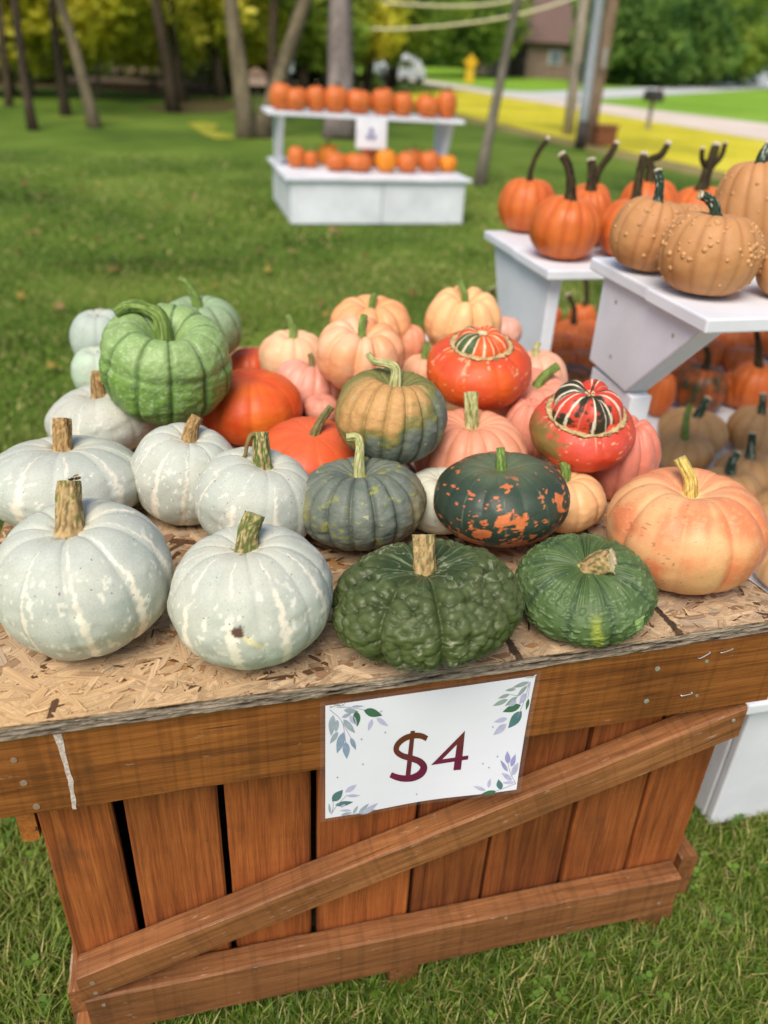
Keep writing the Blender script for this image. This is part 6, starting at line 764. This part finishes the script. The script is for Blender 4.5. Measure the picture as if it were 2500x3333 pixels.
squash('R', 'orange_pumpkin', 'smooth bright orange-red pumpkin beside the big green pumpkin', 'pumpkin', 'smooth_rind', ORG((228, 116, 40), (214, 76, 34)), None, MID, g_o, ribs=8, dep=.03, p=1.6, lump=.03)
squash('S', 'orange_pumpkin', 'red-orange pumpkin with fine rays and a leaning olive stem, behind the tendril squash', 'pumpkin', 'smooth_rind', c_plain(S(222, 84, 40), S(214, 100, 56), 2, 1.6, S(222, 104, 62)), ('olive', .0085, .006, dict(flare=1.1)), MID, g_o, ribs=12, dep=.012, p=2, lump=.02)
squash('T', 'orange_pumpkin', 'small orange pumpkin peeping out between the green pumpkins and the pale peach one', 'pumpkin', 'smooth_rind', ORG((222, 100, 54), (214, 86, 48)), None, LO, g_o, ribs=10, dep=.06, p=2, lump=.02)
g_p = 'peach and pink pumpkins heaped at the back'
def pk(key, label, a, b, stem=('green', .0085, .0065), ribs=9, dep=.1, p=1.5, res=MID, top=None, groove=None, **k):
    return squash(key, 'pink_pumpkin', label, 'pumpkin', 'smooth_rind', c_plain(S(*a), S(*b), 1.8, .5, top, groove), stem, res, g_p, ribs=ribs, dep=dep, p=p, lump=.06, lscale=1.6, **k)
pk('U', 'pale yellow-peach pumpkin at the back left of the peach heap with an upright stem', (236, 196, 152), (232, 178, 140), dep=.05)
pk('V', 'dusty pink ribbed pumpkin between the orange pumpkin and the lobed peach one', (214, 148, 126), (222, 162, 142), ('olive', .0065, .005), 13, .06)
pk('W', 'deeply lobed peach pumpkin lying over the ribbed squashes, green stem in its hollow', (232, 160, 108), (234, 182, 144), dep=.16, sq=.7, off=-1.3)
pk('X', 'lobed orange-peach pumpkin at the very back behind the deeply lobed peach one', (230, 158, 102), (230, 172, 122), dep=.12)
pk('Y', 'small peach pumpkin wedged between the two high lobed peach pumpkins', (226, 156, 122), (222, 146, 112), None, 9, .04, res=LO)
pk('Z', 'pale peach lobed pumpkin standing highest at the back right beside the white bracket', (236, 188, 132), (234, 176, 124), dep=.16, sq=.7)
pk('AI', 'peach pumpkin with a short green stem just left of the orange turban squash', (226, 164, 126), (230, 176, 140), res=LO, dep=.05)
pk('AC', 'salmon pumpkin with fine ridges and a thick pale stem behind the orange-flecked squash', (222, 142, 110), (228, 158, 124), ('pale', .0115, .0115, dict(flare=.2)), 15, .055, 1.8)
pk('AL', 'pink pumpkin in the gap between the thick-stemmed salmon one and the red turban squash', (220, 136, 112), (226, 150, 126), None, 9, .08)
pk('AD', 'pink pumpkin with a bent green stem below the orange turban squash', (224, 148, 122), (230, 160, 136), ('green', .0095, .008), 8, .07)
pk('AF', 'rosy ribbed pumpkin beneath the red turban squash at the right end of the pile', (214, 124, 102), (222, 138, 118), None, 9, .12)
pk('AG', 'pinkish peach pumpkin behind the right rim of the orange turban squash', (228, 166, 136), (230, 174, 146), ('pale', .007, .006), 8, .06)
pk('AH', 'small pale pink pumpkin at the foot of the rear white bracket', (228, 172, 152), (226, 166, 146), None, 8, .05, res=LO)
pk('AJ', 'small pink pumpkin with rough brown scabs in the gap left of the tan ribbed squash', (218, 152, 130), (206, 138, 116), None, 8, .03, res=LO)
pk('L', 'cream-peach pumpkin half hidden behind the orange-flecked squash', (230, 186, 134), (226, 172, 120), ('green', .008, .0075), 10, .06, 1.8)
def turban(key, label, body, cap, capr, caph, lift, nl):
    rt, I = squash(key, 'turban_squash', label, 'squash', 'smooth_rind', body, None, MID, 'turban squashes', ribs=10, dep=.025, p=2, lump=.03, sq=.7)
    ax, r = I['ax'], I['r']; X, F, c = rind_geo(r * capr, caph, .22, 200, 90, ribs=nl, dep=.17, p=1.1, lump=.05, seed=I['seed'] + 2, sq=.75, off=-1.1)
    cen = I['top'] + ax * lift; V = X.reshape(-1, 3) @ I['Rm'].T + cen; mesh('cap', V, F, M['dark_rind'], rt, cap(c).reshape(-1, 3), smooth=True)
    n, k = 120, 12; a = np.arange(n) / n * 2 * np.pi; b = np.arange(k) / k * 2 * np.pi; A, B = np.meshgrid(a, b, indexing='ij')
    q = np.stack([np.cos(A) * 2, np.sin(A) * 2, np.sin(B)], -1); rr = r * capr * 1.0 + r * .03 * (fbm(q, 4, 9) - .5) + np.cos(B) * r * .06 * (.2 + 1.5 * vnoise(q, 6, 3)) ; zz = np.sin(B) * r * .032 * (.1 + 1.3 * vnoise(q, 8, 5))
    zc = np.interp(capr, *[v[::-1] for v in profile(80, .1, sq=.7)][:2]) if 0 else 0
    rad, z = profile(80, .1, sq=.7); up = np.arange(80) > 40; zr = np.interp(-capr, -rad[up], z[up]) * I['h']
    V = np.stack([rr * np.cos(A), rr * np.sin(A), zr + zz], -1).reshape(-1, 3) @ I['Rm'].T - [0, 0, I['zmin']]
    i = np.arange(n)[:, None]; j = np.arange(k)[None]; F = np.stack([i * k + j, ((i + 1) % n) * k + j, ((i + 1) % n) * k + (j + 1) % k, i * k + (j + 1) % k], -1).reshape(-1, 4)
    col = mix(S(200, 172, 124), S(146, 124, 80), sm(.45, .7, fbm(q, 9, 2))).reshape(-1, 3); mesh('scar_ring', V, F, M['stem'], rt, col, smooth=True)
    tp = cen + ax * caph * .72; mb = MB(); tpts = [tp - ax * .004, tp + ax * .002, tp + ax * .007]; Vs, Fs, cs = stem_geo(tpts, r * .12, r * .09, 'corkbrown', 5, nth=20, n=8); mesh('stem_scar', Vs, Fs, M['stem'], rt, cs, smooth=True)
turban('AA', 'orange turban squash with an orange and green striped button, high in the pile', c_turban(S(222, 102, 30), S(212, 78, 46)), c_cap(S(220, 92, 40), S(70, 92, 50), S(232, 206, 168), .0, 4, .62), .52, .031, -.006, 5)
turban('AE', 'red turban squash with a black, white and red striped cap above the blotched peach pumpkin', c_turban(S(208, 70, 34), S(208, 80, 62), True), c_cap(S(206, 70, 50), S(52, 52, 36), S(226, 216, 188), .1, 9, .5), .68, .042, -.004, 5)
# dried tendril on the stem of the bluish squash, wasp on the corner squash
sH = np.array(POS['P']['H']['s']); tpb = iH['top'] + sH[-1]
pts = spline([tpb + [0, 0, -.002], tpb + [-.013, -.008, .001], tpb + [-.020, -.013, -.012], tpb + [-.024, -.016, -.027], tpb + [-.036, -.018, -.036], tpb + [-.043, -.020, -.044]], 24)
V, F = tube_geo(pts, np.linspace(.0042, .0013, 24), 8); mb = MB(); mb.add(V, F, S(128, 108, 66)); mb.build('tendril', M['stem'], rH, smooth=True)
sA = np.array(POS['P']['A']['s']); wp = np.array(rA.location) + iA['top'] + sA[-1] + [.006, -.004, .0045]
wr = thing('wasp', 'small dark wasp sitting on the cut stem of the corner squash', 'wasp', wp)
def blob(mb, c, rx, ry, rz, col, n=10, stripes=None):
    u = np.linspace(0, np.pi, n); a = np.arange(n) / n * 2 * np.pi; U, A = np.meshgrid(u, a, indexing='ij')
    V = np.stack([np.cos(U) * rx, np.sin(U) * np.cos(A) * ry, np.sin(U) * np.sin(A) * rz], -1) + c
    cc = np.tile(np.array(col), (n * n, 1))
    if stripes is not None: cc[(np.arange(n * n) // n) % 3 == 1] = stripes
    F = [(i * n + j, i * n + (j + 1) % n, (i + 1) * n + (j + 1) % n, (i + 1) * n + j) for i in range(n - 1) for j in range(n)]
    mb.add(V.reshape(-1, 3), F, cc)
mb = MB(); dk = S(40, 28, 18); blob(mb, [.0045, 0, 0], .0045, .0022, .002, dk, stripes=S(176, 130, 40)); blob(mb, [-.0018, 0, .0003], .0022, .0018, .0018, dk); blob(mb, [-.0047, 0, 0], .0013, .0015, .0013, S(60, 40, 20))
for k in (-1, 0, 1):
    for s in (-1, 1): mb.tube([(-.0018 + k * .001, s * .001, 0), (-.0018 + k * .0028, s * .004, .0006), (-.0018 + k * .0035, s * .0055, -.0042)], .00022, 5, dk)
for s in (-1, 1): mb.tube([(-.0056, s * .0006, .0006), (-.0085, s * .002, .002)], .00018, 5, dk)
mb.build('body', M['attr'], wr, smooth=True)
for s in (-1, 1):
    mb = MB(); mb.add([(-.0015, s * .0008, .002), (.003, s * .0045, .003), (.0075, s * .0048, .0026), (.0065, s * .0022, .0022)], [(0, 1, 2, 3)], S(120, 96, 60)); mb.build('wing', M['attr'], wr)
wr.rotation_euler = (0, 0, R(18))
# --- tan warty and orange pumpkins on the two white stands at the right
def warts(root, I, n, seed, cluster=.6, size=(.0022, .0056)):
    rg = np.random.default_rng(seed); V0 = I['V']; N = len(V0); mb = []; cs = []; Fs = []; k = 0; cen = V0.mean(0)
    u = np.linspace(0, np.pi / 2, 4)[::-1]; a = np.arange(7) / 7 * 2 * np.pi
    z = I['ctx']['z'].reshape(-1); lines = rg.random(7) * 2 * np.pi; th = I['ctx']['th'].reshape(-1)
    for q in range(n):
        for _ in range(40):
            i = rg.integers(N)
            if z[i] < -.75 or z[i] > .93: continue
            if rg.random() < cluster and np.min(np.abs(arc(lines - th[i]))) > .13: continue
            if rg.random() > .35 + .65 * (z[i] > -.1): continue
            break
        p = V0[i]; nn = (p - cen) / [I['r'] ** 2, I['r'] ** 2, I['h'] ** 2]; nn /= np.linalg.norm(nn); t = np.cross(nn, [0, 0, 1.]); t /= np.linalg.norm(t) + 1e-9; b = np.cross(nn, t)
        s = rg.uniform(*size); 
        ring = [p + nn * s * .85 * math.sin(uu) - nn * s * .15 + (t * math.cos(aa) + b * math.sin(aa)) * s * math.cos(uu) for uu in u[1:][::-1] for aa in a][::1]
        vv = [p + nn * s * .7] + ring; m = len(u) - 1
        ff = []
        for x in range(7): ff.append([k, k + 1 + (m - 1) * 7 + x, k + 1 + (m - 1) * 7 + (x + 1) % 7])
        for y in range(m - 1):
            for x in range(7): ff.append([k + 1 + y * 7 + x, k + 1 + y * 7 + (x + 1) % 7, k + 1 + (y + 1) * 7 + (x + 1) % 7]); ff.append([k + 1 + y * 7 + x, k + 1 + (y + 1) * 7 + (x + 1) % 7, k + 1 + (y + 1) * 7 + x])
        mb += vv; Fs += ff; cs += [S(200, 150, 100) * rg.uniform(.85, 1.1)] * len(vv); k += len(vv)
    o = mesh('warts', np.array(mb), np.array(Fs), M['tan_rind'], root, np.array(cs), smooth=True); o['kind'] = 'stuff'
g_t = 'warty tan pumpkins on the upper shelf'
for key, lab, st, nw in [('b1', 'tan pumpkin with sparse warts and a straight dark stem, left on the nearer white shelf', ('whitish', .0085, .0075), 45), ('b2', 'tan pumpkin thick with pebbly warts, stem bent and whitish, on the nearer white shelf', ('whitish', .0095, .0075, dict(fwd=.01)), 190),
                         ('b3', 'large tan pumpkin with few warts at the right picture edge, back of the nearer shelf', ('whitish', .013, .010), 40), ('b4', 'tan pumpkin cut off by the right picture edge beside the wartiest one', None, 25), ('b5', 'warty tan pumpkin half hidden between the two front tan pumpkins', None, 90)]:
    rt, I = squash(key, 'tan_pumpkin', lab, 'pumpkin', 'tan_rind', c_tan, st, (150, 76), g_t, ribs=14, dep=.03, p=2.4, lump=.03); warts(rt, I, nw, len(lab))
for key, lab, st in [('l1', 'plain tan pumpkin with a leaning whitish stem, at the back left under the nearer shelf', ('whitish', .0125, .0105)), ('l2', 'plain tan pumpkin with an upright green stem, left front under the nearer shelf', ('green', .0095, .008)), ('l3', 'plain tan pumpkin at the right picture edge under the nearer shelf, dark green stem', ('whitish', .011, .009)),
                     ('l4', 'plain tan pumpkin with a pale green upright stem below the right edge one', ('whitish', .011, .009)), ('l5', 'tan pumpkin with a fat white-streaked stem just above the blotched peach pumpkin', ('whitish', .0125, .010)), ('l6', 'tan pumpkin right of the blotched peach pumpkin at the picture edge', None), ('l7', 'tan pumpkin lowest at the right edge, seen below the blotched peach pumpkin', None)]:
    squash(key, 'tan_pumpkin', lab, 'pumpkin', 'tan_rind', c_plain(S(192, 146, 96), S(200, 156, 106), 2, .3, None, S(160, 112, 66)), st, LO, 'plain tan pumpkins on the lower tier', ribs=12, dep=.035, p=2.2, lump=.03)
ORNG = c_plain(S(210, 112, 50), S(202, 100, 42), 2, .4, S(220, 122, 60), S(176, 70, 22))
def jack(key, lab, st, grp, res=LO, colf=ORNG): return squash(key, 'orange_pumpkin', lab, 'pumpkin', 'smooth_rind', colf, st, res, grp, ribs=12, dep=.05, p=2, lump=.03)
g1 = 'long-stemmed orange pumpkins on the rear shelf'
for key, lab, st in [('a1', 'orange pumpkin at the left end of the rear white shelf, thin stem bent right', ('dark', .0085, .0065)), ('a2', 'orange pumpkin at the front corner of the rear white shelf, thick stem bent left', ('dark', .0125, .0105)), ('a3', 'orange pumpkin close behind the corner one with a stubby pale-tipped stem', ('dark', .0135, .012)), ('a4', 'orange pumpkin behind, its long dark stem leaning far right', ('dark', .0115, .0085)),
                     ('a5', 'orange pumpkin left of the sparse-warted tan one with a straight dark stem', ('dark', .0125, .010)), ('a6', 'orange pumpkin at the back with a kinked brown stem', ('dark', .0135, .0085)), ('a7', 'orange pumpkin behind the wartiest tan one with a forked dark stem', ('dark', .0155, .0125))]:
    rt, I = jack(key, lab, st, g1)
    if key == 'a7':
        b = I['top'] + np.array(POS['P']['a7']['s'][1]) * .95
        for q, e in enumerate(([-.035, 0, .06], [.045, .01, .075])):
            Vs, Fs, cs = stem_geo([b, b + np.array(e) * [.8, .5, .45], b + np.array(e)], .0085, .0065, 'dark', q); mesh('stem_fork', Vs, Fs, M['stem'], rt, cs, smooth=True)
g2 = 'orange pumpkins on the lower tier of the white stands'
DARKO = c_plain(S(60, 60, 36), S(176, 84, 30), 3., 1.5, None, S(40, 46, 32))
for key, lab, c_ in [('o1', 'orange pumpkin seen through the gap, upper right behind the rear bracket', 0), ('o2', 'orange pumpkin with a hooked stem in the gap between the two white brackets', 0), ('o3', 'orange pumpkin at left in the gap between the brackets, next to the rear post', 0), ('o4', 'orange pumpkin in the middle of the gap between the brackets', 0), ('o5', 'orange pumpkin low in the gap beside the nearer bracket', 0), ('o6', 'green-mottled dark pumpkin at the bottom of the gap between the brackets', 1),
                     ('o7', 'orange pumpkin with a short stem just under the nearer shelf edge', 0), ('o8', 'orange pumpkin in shade right of the nearer bracket, in front of the short-stemmed one', 0), ('o9', 'large shaded orange pumpkin at the right edge below the nearer shelf', 0), ('o10', 'dark green and orange striped pumpkin in shade right of the white post', 1), ('o11', 'narrow dark orange pumpkin just right of the white post', 0), ('o12', 'orange pumpkin above the dark striped one, under the nearer shelf', 0), ('o13', 'orange pumpkin deep in shade under the middle of the nearer shelf', 0), ('o14', 'orange pumpkin topmost at the right edge under the nearer shelf', 0),
                     ('o15', 'orange pumpkin at the back left of the gap, touching the rear bracket', 0), ('o16', 'orange pumpkin with a dark stem left of the rear bracket', 0), ('o17', 'orange pumpkin at the right picture edge behind the large shaded one', 0), ('o18', 'orange pumpkin in deep shade above the narrow one beside the white post', 0), ('o19', 'orange pumpkin with a stem stub, left of the short-stemmed one under the shelf', 0), ('o20', 'dark orange pumpkin between the striped one and the large shaded one', 0), ('o21', 'orange pumpkin peeping out right behind the lower tip of the nearer bracket', 0), ('o22', 'orange pumpkin at the right of the gap, against the nearer bracket', 0), ('o23', 'brownish orange pumpkin low left in the gap beside the rear post', 0)]:
    jack(key, lab, ('dark', .011, .008), g2, LO, DARKO if c_ else ORNG)
# --- the far stand
ORD = ['first', 'second', 'third', 'fourth', 'fifth', 'sixth', 'seventh', 'eighth', 'ninth', 'tenth', 'eleventh']
u = sorted([k for k in POS['FAR'] if k[0] == 'u'], key=lambda k: POS['FAR'][k][0]); wv = sorted([k for k in POS['FAR'] if k[0] == 'w'], key=lambda k: POS['FAR'][k][0])
for lst, where, z0, tl in ((u, 'upper shelf', None, 0), (wv, 'lower tier', .392, 0)):
    for i, k in enumerate(lst):
        x, y, z, r, h = POS['FAR'][k]; r *= 1.27 + .08 * math.sin(i * 2.3); h *= 1.03 + .09 * math.sin(i * 4.1 + 1); zb = z0 if z0 else far_shelf_z(x) + .002
        cc = ((208, 116, 54), (200, 104, 46)) if k not in ('w2', 'w6', 'w10') else ((230, 146, 36), (224, 132, 34))
        d = dict(c=[x, y, zb + h], r=r, h=h, t=[.16 * math.sin(i * 3.1), .2 * math.sin(i * 1.7 + 2)], dt=.15, s=[[0, 0, 0], [.01, 0, .02], [.02, 0, .05]])
        squash(k, 'orange_pumpkin', f'{ORD[i]} orange pumpkin from the left on the {where} of the far white stand', 'pumpkin', 'smooth_rind', c_plain(S(*cc[0]), S(*cc[1]), 2, .3, None, S(176, 76, 24)), ('corkgreen', .010, .008, dict(nth=10, n=8)) if k[0] == 'w' else ('dark', .009, .007, dict(nth=10, n=8)), (48, 24), 'pumpkins on the far stand', d=d, ribs=11, dep=.06, p=2, lump=.03)

# ------------------------------------------------------------------ grass blades, clover, fallen leaves
rg = np.random.default_rng(21)
def in_view(x, y, m=1.45):
    v = np.stack([x - CAM.x, y - CAM.y, 0 * x - CAM.z], -1); Rm = np.array([_r, _d, _f]); q = v @ Rm.T
    return (q[..., 2] > .2) & (np.abs(q[..., 0] / np.maximum(q[..., 2], .1)) < 1250 / 2600 * m + .06) & (np.abs(q[..., 1] / np.maximum(q[..., 2], .1)) < 1667 / 2600 * m)
def blades(n, region, dmin, dmax, hgt, wid, pal, seg=2, seed=0):
    r = np.random.default_rng(seed); x0, x1, y0, y1 = region; x = r.uniform(x0, x1, n); y = r.uniform(y0, y1, n)
    d = np.hypot(x - CAM.x, y - CAM.y); dens = .6 + .6 * vnoise(np.stack([x, y, 0 * x], -1), 3.5, 2)
    dens = dens * np.clip((12.3 - d) / 4, 0, 1); ok = in_view(x, y) & (d >= dmin) & (d < dmax) & (r.random(n) < dens)
    ok &= ~((x > -.22) & (x < .77) & (y > .05) & (y < .9))
    x, y = x[ok], y[ok]; n = len(x); h = hgt * r.uniform(.45, 1.25, n) * (.7 + .6 * vnoise(np.stack([x, y, 0 * x], -1), 2.1, 6)); a = r.random(n) * 6.283; lean = r.uniform(.1, 1.1, n) * h; w = wid * r.uniform(.6, 1.3, n)
    fx, fy = np.cos(a), np.sin(a); sx, sy = -fy, fx; base = np.stack([x, y, 0 * x - .004], -1); side = np.stack([sx, sy, 0 * x], -1)
    m1 = base + np.stack([fx * lean * .3, fy * lean * .3, h * .62], -1); tp = base + np.stack([fx * lean, fy * lean, h], -1)
    V = np.stack([base - side * w[:, None], base + side * w[:, None], m1 - side * (w * .8)[:, None], m1 + side * (w * .8)[:, None], tp], 1)
    i = np.arange(n)[:, None] * 5; F4 = i + np.array([[0, 1, 3, 2]]); F3 = i + np.array([[2, 3, 4]])
    pal = np.array(pal); k = np.clip(vnoise(np.stack([x, y, 0 * x], -1), 1.4, 9) * 1.3 - .15 + r.normal(0, .2, n), 0, .999) * (len(pal) - 1); ii = k.astype(int); f = (k - ii)[:, None]; c = pal[ii] * (1 - f) + pal[ii + 1] * f
    dry = r.random(n) < .17; c[dry] = S(186, 176, 112) * r.uniform(.7, 1.1, (dry.sum(), 1)); c = c * r.uniform(.8, 1.2, (n, 1)); return V.reshape(-1, 3), F4, F3, np.repeat(c, 5, 0)
GP = [S(58, 82, 28), S(90, 116, 40), S(124, 146, 58), S(164, 174, 94)]
parts = [blades(430000, (-1.6, 2.7, -.75, 1.6), 0, 1.75, .038, .0015, GP, seed=1), blades(420000, (-2.5, 4, -.6, 3.2), 1.75, 3.2, .03, .0024, GP, seed=2), blades(300000, (-4.5, 6, .5, 7), 3.2, 6, .024, .0045, GP, seed=3), blades(160000, (-6, 9, 3, 13), 6, 12, .022, .009, GP, seed=4)]
V = np.concatenate([p[0] for p in parts]); offs = np.cumsum([0] + [len(p[0]) for p in parts[:-1]]); F4 = np.concatenate([p[1] + o for p, o in zip(parts, offs)]); F3 = np.concatenate([p[2] + o for p, o in zip(parts, offs)])
print('grass blades', len(V) // 5)
tag(mesh('grass', V, [F4, F3], M['grass'], None, np.concatenate([p[3] for p in parts])), 'short green lawn grass around the crate', 'grass', None, 'stuff')
# clover and broad weeds in the near grass
Vc, Fc, Cc, k = [], [], [], 0
for q in range(800):
    x, y = rg.uniform(-.75, 1.3), rg.uniform(-.6, .75)
    if (-.25 < x < .8 and y > -.05) or not in_view(np.array(x), np.array(y)): continue
    s = rg.uniform(.0035, .0075); a0 = rg.random() * 6.28; z = rg.uniform(.022, .042); col = mix(S(80, 114, 42), S(118, 150, 60), rg.random())
    for j in range(3):
        a = a0 + j * 2.094; c = np.array([x + math.cos(a) * s, y + math.sin(a) * s, z]); t_ = np.arange(7) / 7 * 6.283; Vc.append(c + np.stack([np.cos(t_) * s * .85, np.sin(t_) * s * .85, .25 * s * np.cos(t_ - a) + 0 * t_], 1)); Fc.append(np.array([list(range(k, k + 7))])); Cc.append(np.tile(col * rg.uniform(.9, 1.1), (7, 1))); k += 7
tag(mesh('clover', np.concatenate(Vc), np.concatenate(Fc), M['grass'], None, np.concatenate(Cc)), 'clover leaves scattered in the grass by the crate', 'clover', None, 'stuff')
# fallen leaves on the lawn
pal = [S(190, 158, 108), S(168, 128, 84), S(206, 176, 90), S(150, 110, 76)]; lm = None
for q in range(46):
    for _ in range(200):
        x, y = rg.uniform(-3, 3.5), rg.uniform(1.6, 8.5)
        if in_view(np.array(x), np.array(y), 1.0) and not (.8 < x < 2.8 and (y < 2.8 or 6.2 < y < 7.8)): break
    a = np.arange(10) / 10 * 6.283; rr = .034 * (1 + .35 * np.cos(5 * a)) * rg.uniform(.7, 1.2); V = np.stack([np.cos(a) * rr, np.sin(a) * rr * .8, .012 * np.cos(2 * a + q) + 0 * a], 1); V = np.vstack([V, [[0, 0, .004]]]); j = np.arange(10); F = np.stack([j, (j + 1) % 10, np.full(10, 10)], 1)
    o = mesh('fallen_leaf', V, F, M['leaf'], None, np.tile(pal[q % 4], (11, 1)), loc=(x, y, .045)); o.rotation_euler = (rg.normal(0, .25), rg.normal(0, .25), rg.random() * 6.28)
    tag(o, 'dry tan leaf lying on the lawn behind the crate', 'leaf', 'fallen leaves on the lawn')
